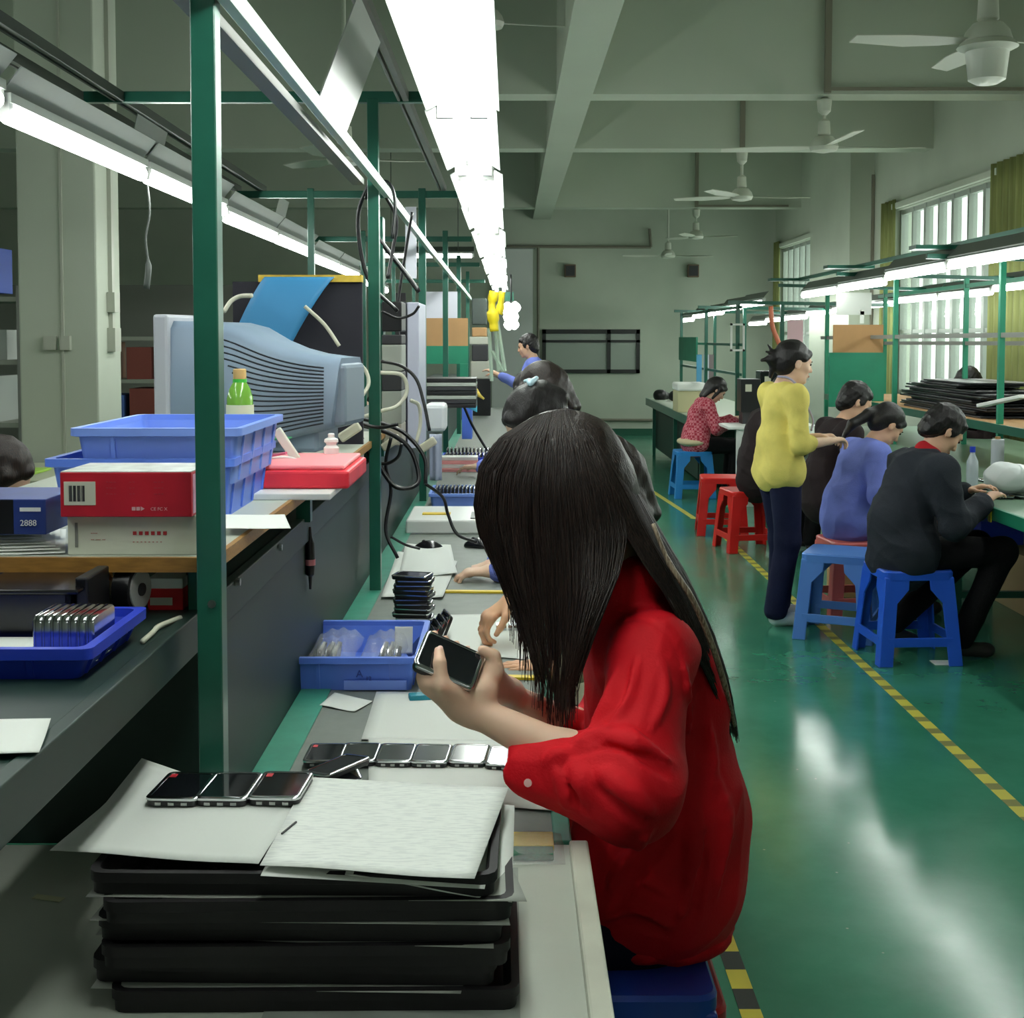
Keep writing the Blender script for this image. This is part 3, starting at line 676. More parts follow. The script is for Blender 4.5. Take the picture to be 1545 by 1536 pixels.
# ================================================================== lower shelf
bin_('blue tray with upright chrome devices at the left frame edge', (P(133,1.60)-.16, 1.70, ZL), 0, w=.32, d=.24, h=.042, m=M_blue2)
for k in range(7):
    q = P(37+13.6*k, 1.62)
    device('upright chrome edged device in the left blue tray, %s from left' % ORD[k], (q+.006, 1.69, ZL+.036), rot=UPR, group='upright devices in the left tray', kind='metal', s=.85)
sheet_paper('white foam sheet lying inside the left blue tray', [(-.84,1.60),(-.645,1.60),(-.645,1.78),(-.84,1.78)], ZL+.008, wob=.0005)
sheet_paper('white paper hanging over the lower shelf edge at the left frame edge', [(-.75,1.26,1.152),(-.476,1.285,1.150),(-.503,1.395,1.152),(-.75,1.395,1.152)], 1.15, wob=.001)
r = thing('speaker_box', 'glossy black box with a white label on the lower shelf', 'speaker', (P(50,1.80), 1.86, ZL))
MB().box((P(-60,1.80), 1.80, ZL), (P(99,1.80), 1.93, ZL+.070)).build('body', mat('gloss_black', (14,14,18), .22), r, True, bevel=.006)
MB().box((P(-60,1.79), 1.79, ZL+.066), (P(112,1.79), 1.93, ZL+.073)).build('lid', MATS['gloss_black'], r, True, bevel=.003)
MB().box((P(99,1.80)+.0002, 1.815, ZL+.014), (P(99,1.80)+.001, 1.85, ZL+.042)).build('label', M_paper, r, True)
MB().box((P(104,1.81), 1.82, ZL), (P(124,1.81), 1.92, ZL+.085)).build('side_block', M_black, r, True, bevel=.003)
r = thing('round_speaker', 'small round black speaker with a pale cone, standing on the lower shelf', 'speaker', (P(195,1.95), 1.98, ZL))
cx_ = P(190,1.96); b_ = MB(); b_.cyl((cx_-.012, 1.97, ZL+.040), (cx_+.014, 1.965, ZL+.040), .038, 28); b_.build('body', M_black, r, True, smooth=True)
b_ = MB(); b_.cyl((cx_+.014, 1.965, ZL+.040), (cx_+.018, 1.964, ZL+.040), .030, 28); b_.build('cone', mat('cone_grey', (170,170,168), .5), r, True, smooth=True)
b_ = MB(); b_.cyl((cx_+.017, 1.964, ZL+.040), (cx_+.020, 1.963, ZL+.040), .010, 20); b_.build('dust_cap', M_dark, r, True, smooth=True)
MB().box((cx_-.02, 1.94, ZL), (cx_+.022, 1.99, ZL+.006)).build('foot', M_black, r, True)
r = thing('carton', 'small red and white carton on the lower shelf beside the round speaker', 'carton', (P(248,2.0), 2.05, ZL))
MB().box((P(218,2.0), 2.0, ZL), (P(272,2.0), 2.06, ZL+.034)).build('box', mat('carton_red2', (206,30,34), .5), r, True, bevel=.001)
MB().box((P(218,2.0), 2.0, ZL+.034), (P(272,2.0), 2.06, ZL+.05)).build('lid', M_white, r, True, bevel=.001)
MB().box((P(222,2.0), 1.999, ZL+.008), (P(256,2.0), 2.0, ZL+.02)).build('label', MATS['label_cream'], r, True)
book_box('power_adapter', 'dark upright box at the end of the lower shelf behind the green post', 'adapter', (P(277,2.03), 2.03, ZL), (P(302,2.03), 2.08, ZL+.06), M_dgreen)
b_ = MB()
q = at(140, 966, Y=1.90); 
for j in range(3): b_.tube([(q.x+.022*math.cos(a/10*math.pi)*(1-.1*j), 1.91+.03*math.sin(a/10*math.pi), ZL+.006+.005*j) for a in range(21)], .004, 8)
one('coiled_cable', b_, M_black, 'coiled black cable in front of the round speaker', 'cable', smooth='all')
b_ = MB(); b_.tube(spline([at(215,968,Z=ZL+.004), at(230,955,Z=ZL+.005), at(240,945,Z=ZL+.006), at(272,932,Z=ZL+.004)], 5), .004, 6)
one('white_strip', b_, mat('ivory', (200,200,180), .5), 'short bent ivory strip on the lower shelf edge', 'strip', smooth='all')
b_ = MB(); b_.cyl(at(132,885,Y=2.02), at(168,866,Y=2.02), .016, 14, .006)
one('orange_cone', b_, mat('orange', (240,150,30), .5), 'orange funnel shaped piece under the wooden shelf edge', 'funnel', smooth=True)
for k, (px, py) in enumerate(((148,905),(160,930),(170,915))):
    q = at(px, py, Y=2.02)
    sheet_paper('crumpled white plastic wrapper on the lower shelf, %s of three' % ORD[k], [(q.x-.025,2.0,ZL+.002),(q.x+.02,2.0,ZL+.004),(q.x+.022,2.04,ZL+.045-.01*k),(q.x-.02,2.05,ZL+.05)], ZL+.01, 'plastic wrappers', wob=.006, name='plastic_wrapper', cat='wrapper')
# ================================================================== tray stack on the end table
M_tray = M_blk2
def tray(label, loc, rz, w=.50, d=.30, h=.028):
    if 'tray' not in DEV:
        r = thing('component_tray', label, 'tray', loc, rz, 'stacked black trays')
        b = MB(); b.loft([rounded(w-.008,d-.008,.015,0), rounded(w-.006,d-.006,.018,h*.5), rounded(w,d,.02,h*.55), rounded(w,d,.02,h), rounded(w-.02,d-.02,.014,h), rounded(w-.04,d-.04,.012,.006)]); b.build('shell', M_tray, r, smooth=True)
        c = MB()
        for i in range(5): c.box((-w/2+.06+i*.085, -d/2+.04, .004), (-w/2+.066+i*.085, d/2-.04, h*.7))
        c.build('divider', M_tray, r)['kind'] = 'stuff'
        DEV['tray'] = r; return r
    return dup(DEV['tray'], loc, rz, label)
zz = ZT; ofs = [(.012,.0,.01),(-.012,.012,-.02),(.0,.0,.015),(-.004,.008,-.01),(.004,-.004,.02),(-.012,.006,-.015)]
for k, (dx, dy, dr) in enumerate(ofs):
    wd = 0
    tray('black component tray in the end table stack, %s from bottom' % ORD[k], (-.252+dx, 1.679+dy, zz+.0005), dr); zz += .0265
    if k in (0, 2, 3, 4):
        sx = -1 if k % 2 else 1
        A = [(-.50-.012*(k == 0)-.004*k, 1.537), (-.06+.02*k, 1.524), (-.03, 1.82), (-.50, 1.82)]
        if k in (2,): A[0] = (-.512, 1.56)
        sheet_paper('grey interleaf sheet above the %s tray of the stack from the bottom' % ORD[k], A, zz+.0006, 'interleaf sheets in the tray stack', m=mat('grey_paper', (160,164,156), .8), wob=.0006); zz += .0025
ztop = zz
# hanging papers at the right of the stack and the two top sheets
sheet_paper('white sheet at the right side of the tray stack, drooping lowest', [(-.20,1.53),( .002,1.535,ztop-.035),(.006,1.82,ztop-.020),(-.2,1.83)], ztop+.002, 'top sheets of the tray stack', wob=.001)
sheet_paper('white sheet under the printed sheet, its right edge drooping', [(-.30,1.52),(-.035+.004,1.522,ztop-.012),(-.008,1.83,ztop-.004),(-.30,1.84)], ztop+.005, 'top sheets of the tray stack', wob=.001)
def lf(u, v): return .022*max(0, (1-u)-.72)/.28*max(0, v-.55)/.45 + .012*max(0,(.22-u)/.22)*(1-v)*0
a = at(75, 1285, Z=ztop+.012); b = at(390, 1306, Z=ztop+.008); c = at(470, 1178, Z=ztop+.010); d = at(214, 1168, Z=ztop+.01)
sheet_paper('blank white sheet on top of the tray stack, left corner curling up', [tuple(a), tuple(b), tuple(c), tuple(d)], ztop+.01, 'top sheets of the tray stack', lift=lf, wob=.0012)
def ruled():
    m = bpy.data.materials.new('printed_sheet'); m.use_nodes = True; N = m.node_tree.nodes; L = m.node_tree.links; bb = N['Principled BSDF']; bb.inputs['Roughness'].default_value = .75
    tc = N.new('ShaderNodeTexCoord'); mp = N.new('ShaderNodeMapping'); mp.inputs['Rotation'].default_value = (0,0,math.radians(-4)); mp.inputs['Scale'].default_value = (26, 150, 1); L.new(tc.outputs['Object'], mp.inputs[0])
    n = N.new('ShaderNodeTexNoise'); n.inputs['Scale'].default_value = 1.6; n.inputs['Detail'].default_value = 3; L.new(mp.outputs[0], n.inputs['Vector'])
    r = N.new('ShaderNodeValToRGB'); r.color_ramp.elements[0].position = .40; r.color_ramp.elements[1].position = .52
    r.color_ramp.elements[0].color = (*lin((212,216,212)),1); r.color_ramp.elements[1].color = (*lin((226,230,224)),1); L.new(n.outputs[0], r.inputs[0]); L.new(r.outputs[0], bb.inputs['Base Color']); return m
a = at(392, 1307, Z=ztop+.013); b = at(716, 1328, Z=ztop+.011); c = at(767, 1190, Z=ztop+.012); d = at(466, 1174, Z=ztop+.013)
sheet_paper('faintly printed white form sheet on top of the tray stack, right half', [tuple(a), tuple(b), tuple(c), tuple(d)], ztop+.012, 'top sheets of the tray stack', m=ruled(), wob=.0012)
b_ = MB(); b_.bar(at(425,1258,Z=ztop+.016), at(447,1240,Z=ztop+.016), .002, .002)
one('pencil_lead', b_, M_dark, 'thin dark pencil lead on the seam between the two top sheets', 'pencil lead')
for k, (px, py, kd) in enumerate(((276,1196,'tab'),(347,1196,'full'),(424,1195,'tab2'))):
    q = at(px, py, Z=ztop+.014)
    device('chrome framed handheld device on the white paper, %s' % ('leftmost, with a red tab', 'middle one of the three', 'rightmost of the three')[k], (q.x, q.y, ztop+.013), rz=(-.06,-.04,-.05)[k], group='three devices on the paper', kind='tab' if kd.startswith('tab') else kd)
# small things on the far side of the end table
mb = MB(); q0 = at(768,1280,Z=ZT+.012)
r = thing('wrapped_parts', 'plastic wrapped yellow and green parts at the corner of the end table', 'bag', (.03, 2.02, ZT))
MB().box((-.0,2.025,ZT+.001), (.07,2.085,ZT+.010)).build('yellow_card', M_yel, r, True, bevel=.002)
MB().box((.0,1.985,ZT+.001), (.068,2.02,ZT+.012)).build('green_card', mat('pcb_green', (30,90,60), .5, var=.3, scale=60), r, True, bevel=.002)
MB().sheet(14, 10, lambda u, v: (-.006+.092*u, 1.97+.125*v, ZT+.002+.016*(math.sin(u*math.pi)*math.sin(v*math.pi))**.4)).build('plastic_bag', M_film, r, True, smooth='all')
b_ = MB(); b_.bar(at(52,1352,Z=ZT+.001), at(94,1358,Z=ZT+.001), .014, .001)
one('masking_tape', b_, mat('cream_tape', (196,196,160), .7), 'small strip of cream tape stuck on the end table at the lower left', 'tape')
# ================================================================== bench: mats, papers, devices
sheet_paper('large white sheet on the bench under the near worker hands', [tuple(at(545,1118,Z=ZT))[:2],tuple(at(822,1125,Z=ZT))[:2],tuple(at(815,1048,Z=ZT))[:2],tuple(at(568,1046,Z=ZT))[:2]], ZT+.002, 'white papers on the bench', wob=.001)
sheet_paper('white sheet on the bench between the device row and the tray stack', [tuple(at(556,1200,Z=ZT))[:2],tuple(at(838,1228,Z=ZT))[:2],tuple(at(822,1122,Z=ZT))[:2],tuple(at(556,1117,Z=ZT))[:2]], ZT+.0035, 'white papers on the bench', wob=.001)
sheet_paper('torn white scrap of paper in front of the blue bin', [tuple(at(482,1066,Z=ZT))[:2],tuple(at(535,1076,Z=ZT))[:2],tuple(at(562,1060,Z=ZT))[:2],tuple(at(505,1047,Z=ZT))[:2]], ZT+.002, 'white papers on the bench', wob=.001)
for k in range(6):
    px = (491, 543, 597, 651, 708, 764)[k]; q = at(px, 1139+(0, 0, 2, 4, 5, 10)[k], Z=ZT+.012)
    device('chrome framed device in the row on the bench, %s from left' % ORD[k], (q.x, q.y+.004*k, ZT+.0055), rz=-.02*k, group='device row on the bench', kind='tab' if k == 0 else 'film')
q = at(500, 1166, Z=ZT+.02); device('dark device lying crooked in front of the row, tilted up', (q.x+.012, q.y+.0, ZT+.024), rot=(.08,-.14,-.75), group='crooked devices', kind='full')
q = at(500, 1172, Z=ZT+.01); device('dark device lying flat under the crooked one', (q.x, q.y, ZT+.001), rz=-1.3, group='crooked devices', kind='full')
# blue bin with wrapped devices
q = at(531, 1040, Z=ZT)
bx = (at(425,995,Z=.832).x+at(632,995,Z=.832).x)/2
bb = bin_('blue plastic bin of wrapped devices on the near bench, marked by hand', (-.366, 3.15, ZT), 0, w=.300, d=.39, h=.082, m=M_blue)
tx = text('lettering', 'A', .024, mat('marker_ink', (38,60,150), .6), bb, (.008, -.189, .034), (math.radians(88),0,0)); text('lettering', '12', .014, MATS['marker_ink'], bb, (.03, -.188, .026), (math.radians(88),0,0))
MB().box((-.02,-.1905,.004), (.125,-.1865,.026)).build('tape_label', mat('pale_tape', (110,140,225), .4), bb)
for i in range(2):
    for k in range(6):
        device('wrapped device packed in the blue bin, %s row, %s from left' % (('back', 'front')[i], ORD[k]), (-.366-.105+.019*k+(.118 if k > 2 else 0)-(.02 if k > 2 else 0), 3.06+.15*(1-i), ZT+.012), rot=(0, math.radians(-78 if k % 2 else -82), 0), group='wrapped devices in the blue bin', kind='plain')
for k, (x0, x1, y0, y1) in enumerate(((-.485,-.375,2.99,3.30), (-.36,-.255,2.99,3.28))):
    mb = MB(); mb.sheet(16, 16, lambda u, v: (x0+(x1-x0)*u, y0+(y1-y0)*v, ZT+.050+.042*(math.sin(u*math.pi)*math.sin(v*math.pi))**.35+.004*math.sin(u*23+v*9)))
    one('plastic_bag', mb, M_film, 'crinkled clear plastic over the wrapped devices in the blue bin, %s half' % ('left', 'right')[k], 'plastic bag', smooth='all')
sheet_paper('white label card standing among the wrapped devices in the blue bin', [(-.29,3.20,ZT+.03),(-.245,3.20,ZT+.03),(-.245,3.215,ZT+.095),(-.29,3.215,ZT+.095)], ZT, wob=.0003)
b_ = MB(); b_.bar(at(617,1052,Z=ZT+.008), at(655,1050,Z=ZT+.008), .03, .014)
one('teal_eraser', b_, mat('teal_rubber', (20,130,150), .5), 'small teal block beside the blue bin corner', 'eraser', bevel=.003)
# stack of dark devices and the fan of devices
q = at(622, 950, Z=ZT)
for k in range(11):
    device('black device in the tall stack behind the blue bin, %s from bottom' % ORD[k], (q.x+.004*math.sin(k*2.3), q.y+.06, ZT+.001+.0134*k), rz=.12*math.sin(k*1.7)+1.45, group='flat stack of black devices', kind='plain')
for k in range(6):
    q = at(628+9*k, 968-5*k, Z=ZT+.03)
    device('chrome edged device leaning in the fanned row beside the stack, %s' % ORD[k], (q.x, q.y-.02, ZT+.012+.004*k), rot=(0, math.radians(-48-4*k), math.radians(12)), group='fanned row of devices', kind='plain')
for k, (c_, z_) in enumerate((([(575,905),(668,905),(690,850),(600,835)], .004), ([(600,880),(690,870),(680,828),(612,826)], .010))):
    sheet_paper('loose white paper behind the device stack, %s' % ('lower one', 'upper one')[k], [tuple(at(x, y, Z=ZT))[:2] for x, y in c_], ZT+z_, 'white papers behind the stack', wob=.003)
sheet_paper('white paper under the hands of the second worker', [tuple(at(x, y, Z=ZT))[:2] for x, y in ((660,985),(830,1000),(815,925),(650,930))], ZT+.002, 'white papers on the bench', wob=.001)
for k, (p0, p1) in enumerate((((650,892),(768,893)), ((735,1021),(835,1023)))):
    b_ = MB(); b_.bar(at(*p0, Z=ZT+.004), at(*p1, Z=ZT+.004), .025, .006)
    one('yellow_folder', b_, M_yel, ('narrow yellow folder edge behind the second worker hands', 'yellow folder edge under the flat hand of the second worker')[k], 'folder')
b_ = MB()
for k in range(8): 
    q = at(752+9*k, 946, Z=ZT+.012); b_.cyl(q+Vector((-.006,0,0)), q+Vector((.006,.0,0)), .012, 10)
one('spring_coil', b_, M_chrome, 'short dark coil spring on the bench between the second worker hands', 'spring', smooth=True)
# mice and keyboard area
def mouse(px, py, label, rz=0):
    q = at(px, py, Z=ZT)
    r = thing('computer_mouse', label, 'mouse', (q.x, q.y, ZT+.002), rz, 'black mice')
    m = MB(); rings = []
    for t in range(9):
        v = t/8; y = -.055+.11*v; w_ = .032*math.sin(math.pi*(.12+.76*v))**.6; h_ = .036*math.sin(math.pi*(.06+.84*v))**.7
        rings.append([(w_*math.cos(a), y, max(0, h_*math.sin(a))) for a in [math.pi*k/10 for k in range(11)]])
    m.loft(rings); m.build('shell', mat('mouse_black', (22,22,28), .2), r, smooth='all')
    MB().cyl((-.004,.022,.030), (.004,.022,.030), .008, 12).build('wheel', M_dark, r)
    return r
mouse(648, 830, 'black computer mouse on the bench, left one before the white box', 1.4); mouse(722, 826, 'black computer mouse on the bench, partly behind the near worker hair', 1.2)
r = thing('white_scanner', 'flat white box with papers on top on the bench in front of the pale bin', 'box', (-.32, 5.4, ZT))
a = at(612, 806, Z=ZT); b = at(748, 806, Z=ZT)
MB().box((a.x, a.y, ZT), (b.x, a.y+.45, ZT+.06)).build('body', M_white, r, True, bevel=.008)
MB().box((a.x+.27, a.y+.03, ZT+.061), (b.x-.02, a.y+.22, ZT+.064)).build('grid_pad', stripe_mat('grid_pad_m', .02, (30,32,34), (210,214,210), 1, .5), r, True)
MB().box((a.x+.06, a.y+.15, ZT+.061), (a.x+.18, a.y+.2, ZT+.066)).build('yellow_pen', M_yel, r, True)
# middle-distance bins with upright devices
def devbin(px, py, w, d, h, m, n, lab, s=1.0, rows=1):
    q = at(px, py, Z=ZT); bin_(lab, (q.x, q.y+d/2, ZT), 0, w=w, d=d, h=h, m=m)
    for rr in range(rows):
        for k in range(n):
            device('upright device in the %s, %s row, %s from left' % (lab.split(' on ')[0].split(' further')[0].split(' with ')[0].replace('plastic ',''), ORD[rr], ORD[k] if k < 16 else 'last'), (q.x-w*.40+w*.8*k/(n-1), q.y+.05+d*.5*rr+.05, ZT+.035+.02*rr), rot=UPR, group='upright devices in '+lab[:24], kind='plain')
devbin(690, 772, .26, .36, .085, M_lblue, 12, 'pale blue bin on the bench beyond the white box', rows=2)
devbin(706, 702, .34, .36, .05, M_blue2, 12, 'dark blue bin further along the bench with two rows of devices', rows=2)
for k in range(4):
    q = at(672, 726, Z=ZT)
    book_box('folded_carton', ('pink and white folded carton on the bench behind the pale blue bin, %s layer' % ORD[k]), 'carton', (q.x-.10+.01*k, q.y+.5+.02*k, ZT+.022*k), (q.x+.17, q.y+.7, ZT+.022*k+.02), M_white if k % 2 else mat('pink_card', (240,160,160), .6), group='folded cartons')
# ================================================================== clutter behind the second post
r = thing('computer_tower', 'tall pale sided computer tower standing on the line behind the second post', 'computer', (-.42, 5.3, ZL))
a = at(597, 690, Y=5.2); b = at(614, 456, Y=5.2); c = at(632, 456, Y=5.2)
MB().box((a.x, 5.2, ZL), (b.x, 5.62, b.z)).build('front', mat('tower_dark', (34,34,48), .5), r, True, bevel=.004)
MB().box((b.x, 5.2, ZL-.02), (c.x, 5.62, b.z)).build('side_panel', mat('tower_pale', (188,190,208), .4), r, True, bevel=.004)
for k in range(4):
    z_ = ZL+.42+.05*k; MB().box((a.x+.004, 5.195, z_), (b.x-.004, 5.2, z_+.035)).build('drive_bay', M_black, r, True)
def eqbox(px0, px1, py0, py1, Y, d, m, name, label, cat, **k):
    a = at(px0, py1, Y=Y); b = at(px1, py0, Y=Y); return book_box(name, label, cat, (a.x, Y, a.z), (b.x, Y+d, b.z), m, **k)
r = thing('equipment_rack', 'narrow rack of grey power units and boards bolted behind the second post', 'equipment', (-.43, 4.6, 1.145))
for k, (y0, y1, m_) in enumerate(((455,500,M_black),(505,520,M_dark),(520,560,mat('unit_grey', (150,154,146), .5)),(562,590,M_dark),(590,640,MATS['unit_grey']),(640,672,mat('unit_warm', (170,164,150), .5)))):
    a = at(576, y1, Y=4.6); b = at(606, y0, Y=4.6); MB().box((a.x, 4.6, a.z), (b.x, 4.78, b.z)).build('power_unit', m_, r, True, bevel=.004)
a = at(573, 690, Y=4.62); MB().box((a.x, 4.62, 1.145), (a.x+.015, 4.7, 2.0)).build('rack_upright', M_green, r, True)
a = at(612, 420, Y=6.3); b = at(628, 312, Y=6.3)
one('white_sign_strip', MB().box((a.x, 6.3, a.z), (b.x, 6.31, b.z)), mat('white_sign', (225,226,238), .6), 'narrow blank white strip hanging beside the third post', 'sign')
# hanging electric screwdriver on the panel
q = at(468, 845, X=-.478)
r = thing('electric_screwdriver', 'dark pencil shaped screwdriver with a pink band hanging on the green panel', 'screwdriver', (q.x, q.y, q.z))
MB().lathe((0,0,-.07), [(.003,0),(.005,.03),(.010,.035),(.012,.07),(.011,.11),(.006,.125),(.003,.15)], 16).build('body', M_black, r, smooth=True)
MB().lathe((0,0,-.012), [(.0125,0),(.0125,.014)], 16).build('band', mat('pink_band', (220,130,140), .5), r, smooth=True)
# cardboard and green partition further along
r = thing('partition_board', 'cardboard and green partition hanging on the near line behind the posts', 'board', (-.85, 9.6, 1.4))
a = at(641, 522, Y=9.6); b = at(706, 480, Y=9.6)
MB().box((a.x, 9.6, a.z), (b.x, 9.62, b.z)).build('cardboard', M_card, r, True)
z1 = a.z; a = at(641, 549, Y=9.6); MB().box((a.x, 9.6, a.z), (b.x, 9.62, z1)).build('green_board', M_greenb, r, True)
a = at(641, 480, Y=9.6); c = at(690, 440, Y=9.6); MB().box((a.x, 9.6, b.z), (c.x, 9.61, c.z)).build('white_paper', mat('notice_white', (214,214,226), .7), r, True)
a = at(694, 600, Y=9.4); b = at(706, 549, Y=9.4); MB().box((a.x, 9.4, a.z), (b.x, 9.44, b.z)).build('green_post_board', M_greenb, r, True)
# shelf stacks under it
for k in range(7):
    a = at(645, 580-6*k, Y=7.2); book_box('flat_carton', 'dark flat tray piled on the shelf under the partition, %s from the bottom' % ORD[k], 'tray', (a.x-.005*k, 7.2, ZL+.035+.024*k), (a.x+.27, 7.5, ZL+.055+.024*k), (M_black, M_dark, MATS['cab_white'] if 'cab_white' in MATS else mat('cab_white', (170,176,168), .5))[k % 3], group='dark trays under the partition')
book_box('white_basin', 'white box shaped basin hung on the line behind the third post', 'basin', (at(641,652,Y=6.7).x, 6.7, at(641,652,Y=6.7).z), (at(672,652,Y=6.7).x, 6.95, at(641,610,Y=6.7).z), mat('basin_white', (225,228,232), .4), bevel=.02)
b_ = MB()
b_.sheet(8, 10, lambda u, v: (at(648+18*u, 600, Y=6.62).x, 6.62+.01*math.sin(u*9), at(660, 655+70*v, Y=6.62).z))
one('plastic_sheet', b_, mat('grey_film', (170,176,196), .25), 'grey plastic sheet hanging below the white basin', 'plastic sheet', smooth='all', solid=.002)
for k in range(5):
    b_ = MB(); b_.tube(spline([at(692+3*k,573+2*k,Y=8.2), at(704+3*k,576+2*k,Y=8.1), at(716+2*k,588+2*k,Y=8.0), at(722+2*k,598+k,Y=8.0)], 4), .008, 6)
    one('yellow_cable', b_, mat('yellow_cable', (224,196,90), .5), 'yellow ribbon cable arching off the line, %s strand from the top' % ORD[k], 'cable', 'yellow ribbon cables', smooth='all')
book_box('blue_crate', 'upright blue crate on the bench below the yellow cables', 'crate', (at(697,665,Y=8.6).x, 8.6, at(697,640,Y=8.6).z-.1), (at(712,665,Y=8.6).x, 8.8, at(697,612,Y=8.6).z), M_blue)
b_ = MB(); b_.sheet(6, 6, lambda u, v: (at(706+14*u, 600, Y=8.5).x, 8.5+.01*math.sin(u*7), at(700, 600+16*v+6*u*v, Y=8.5).z))
one('blue_cloth', b_, mat('cyan_cloth', (90,200,230), .6), 'small bright cyan cloth beside the yellow cables', 'cloth', smooth='all', solid=.002)
# far equipment cabinet with hanging gloves
r = thing('test_cabinet', 'pale grey test cabinet with dark slots at the far end of the near line', 'equipment', (-.42, 13.6, 1.0))
for (x0, x1, y0, y1, m_) in ((710,738,545,572,mat('cab_grey', (176,178,166), .5)), (712,736,520,545,M_dark), (708,740,508,520,MATS['cab_grey']), (712,734,450,490,mat('cab_dark', (60,70,66), .5)), (712,734,494,508,M_card)):
    a = at(x0, y1, Y=13.6); b = at(x1, y0, Y=13.6); MB().box((a.x, 13.6, a.z), (b.x, 13.9, b.z)).build('unit', m_, r, True, bevel=.01)
a = at(708, 600, Y=13.62); MB().box((a.x, 13.6, ZT), (at(740,600,Y=13.62).x, 13.9, at(700,572,Y=13.62).z)).build('base_unit', M_black, r, True)
b_ = MB(); b_.tube(spline([at(746,440,Y=12.4), at(742,460,Y=12.4), at(744,478,Y=12.4), at(746,500,Y=12.4)], 5), [.05]*4+[.035]*4+[.06]*4+[.045]*4, 10)
one('yellow_glove', b_, mat('yellow_glove_m', (230,205,30), .5), 'yellow rubber glove hanging at the end of the bright light row', 'glove', smooth='all')
b_ = MB(); b_.tube(spline([at(758,440,Y=12.5), at(755,462,Y=12.5), at(752,474,Y=12.5)], 5), [.03]*5+[.04]*6, 8)
one('yellow_glove', b_, MATS['yellow_glove_m'], 'smaller yellow strap beside the hanging rubber glove', 'strap', smooth='all')
r = thing('pendant_lamp', 'blown out white cluster of bulbs hanging below the end of the light row', 'lamp', at(772, 480, Y=12.9))
for k, (px, py, s_) in enumerate(((766,466,.07),(777,464,.06),(771,478,.08),(768,490,.055),(776,490,.05))):
    q = at(px, py, Y=12.9); MB().lathe(q-Vector((0,0,s_)), [(.01,0),(s_*.8,s_*.5),(s_,s_),(s_*.8,s_*1.5),(.01,s_*2)], 14).build('bulb', mat('bulb_glow', (250,252,245), .5, emit=6), r, True, smooth='all')
MB().cyl(at(771,455,Y=12.9), (at(771,455,Y=12.9).x, 12.9, 2.2), .01, 6).build('cord', M_black, r, True)
MB().box(tuple(at(762,454,Y=12.9)), tuple(at(775,441,Y=13.0))).build('bracket', M_green, r, True)
b_ = MB()
for p_ in ((738,495,742,575),(748,500,752,560),(748,470,762,560),(742,530,760,560)): b_.cyl(at(p_[0],p_[1],Y=12.6), at(p_[2],p_[3],Y=12.6), .02, 6)
one('machine_frame', b_, mat('machine_frame_m', (176,196,180), .4), 'pale green tubular frame in front of the standing worker', 'frame')
# ================================================================== figures: smooth-blended round cones turned into one continuous surface
def rc(a, b, ra, rb, k=.02, flat=None, sub=False): return ('rc', np.array(a, float), np.array(b, float), ra, rb, k, flat, sub)
def el(c, r, R=None, k=.02, sub=False): return ('el', np.array(c, float), np.array(r, float), np.array(R, float) if R is not None else np.eye(3), 0, k, None, sub)
def field(prims, vox, wob=None):
    lo = np.full(3, 1e9); hi = -lo
    for p in prims:
        if p[-1]: continue
        if p[0] == 'rc': m = max(p[3], p[4]); l = np.minimum(p[1], p[2])-m; h = np.maximum(p[1], p[2])+m
        else: m = max(p[2]); l = p[1]-m; h = p[1]+m
        lo = np.minimum(lo, l); hi = np.maximum(hi, h)
    lo -= vox*3; hi += vox*3; n = np.ceil((hi-lo)/vox).astype(int)+1
    G = np.full(n, .25, np.float32); ax = [lo[i]+vox*np.arange(n[i]) for i in range(3)]
    for p in prims:
        kind, A, B, r1, r2, k, flat, sub = p
        if kind == 'rc': m = max(r1, r2)+k+vox*2; l = np.minimum(A, B)-m; h = np.maximum(A, B)+m
        else: m = max(B)+k+vox*2; l = A-m; h = A+m
        i0 = np.maximum(0, np.floor((l-lo)/vox).astype(int)); i1 = np.minimum(n, np.ceil((h-lo)/vox).astype(int)+1)
        if np.any(i1 <= i0): continue
        X, Y, Z = np.meshgrid(*[ax[i][i0[i]:i1[i]] for i in range(3)], indexing='ij', sparse=True)
        if kind == 'rc':
            d = B-A; L2 = max(d@d, 1e-9)
            t = np.clip(((X-A[0])*d[0]+(Y-A[1])*d[1]+(Z-A[2])*d[2])/L2, 0, 1)
            vx = X-A[0]-t*d[0]; vy = Y-A[1]-t*d[1]; vz = Z-A[2]-t*d[2]
            if flat is not None:
                nn, s = flat; c = (vx*nn[0]+vy*nn[1]+vz*nn[2])*(1/s-1); vx = vx+c*nn[0]; vy = vy+c*nn[1]; vz = vz+c*nn[2]
            D = np.sqrt(vx*vx+vy*vy+vz*vz)-(r1+t*(r2-r1))
            if flat is not None: D = D*(.5+.5*flat[1])
        else:
            R = r1; qx = X-A[0]; qy = Y-A[1]; qz = Z-A[2]
            u = [(qx*R[0][j]+qy*R[1][j]+qz*R[2][j]) for j in range(3)]
            k0 = np.sqrt(sum((u[j]/B[j])**2 for j in range(3))); k1 = np.sqrt(sum((u[j]/B[j]**2)**2 for j in range(3)))+1e-9
            D = k0*(k0-1)/k1
        S = G[i0[0]:i1[0], i0[1]:i1[1], i0[2]:i1[2]]
        if sub:
            h_ = np.maximum(k-np.abs(S+D), 0)/k; S[...] = np.maximum(S, -D)+h_*h_*k/4
        else:
            h_ = np.maximum(k-np.abs(S-D), 0)/k; S[...] = np.minimum(S, D)-h_*h_*k/4
    if wob:
        X, Y, Z = np.meshgrid(*ax, indexing='ij', sparse=True); G += wob(X, Y, Z).astype(np.float32)
    return G, lo
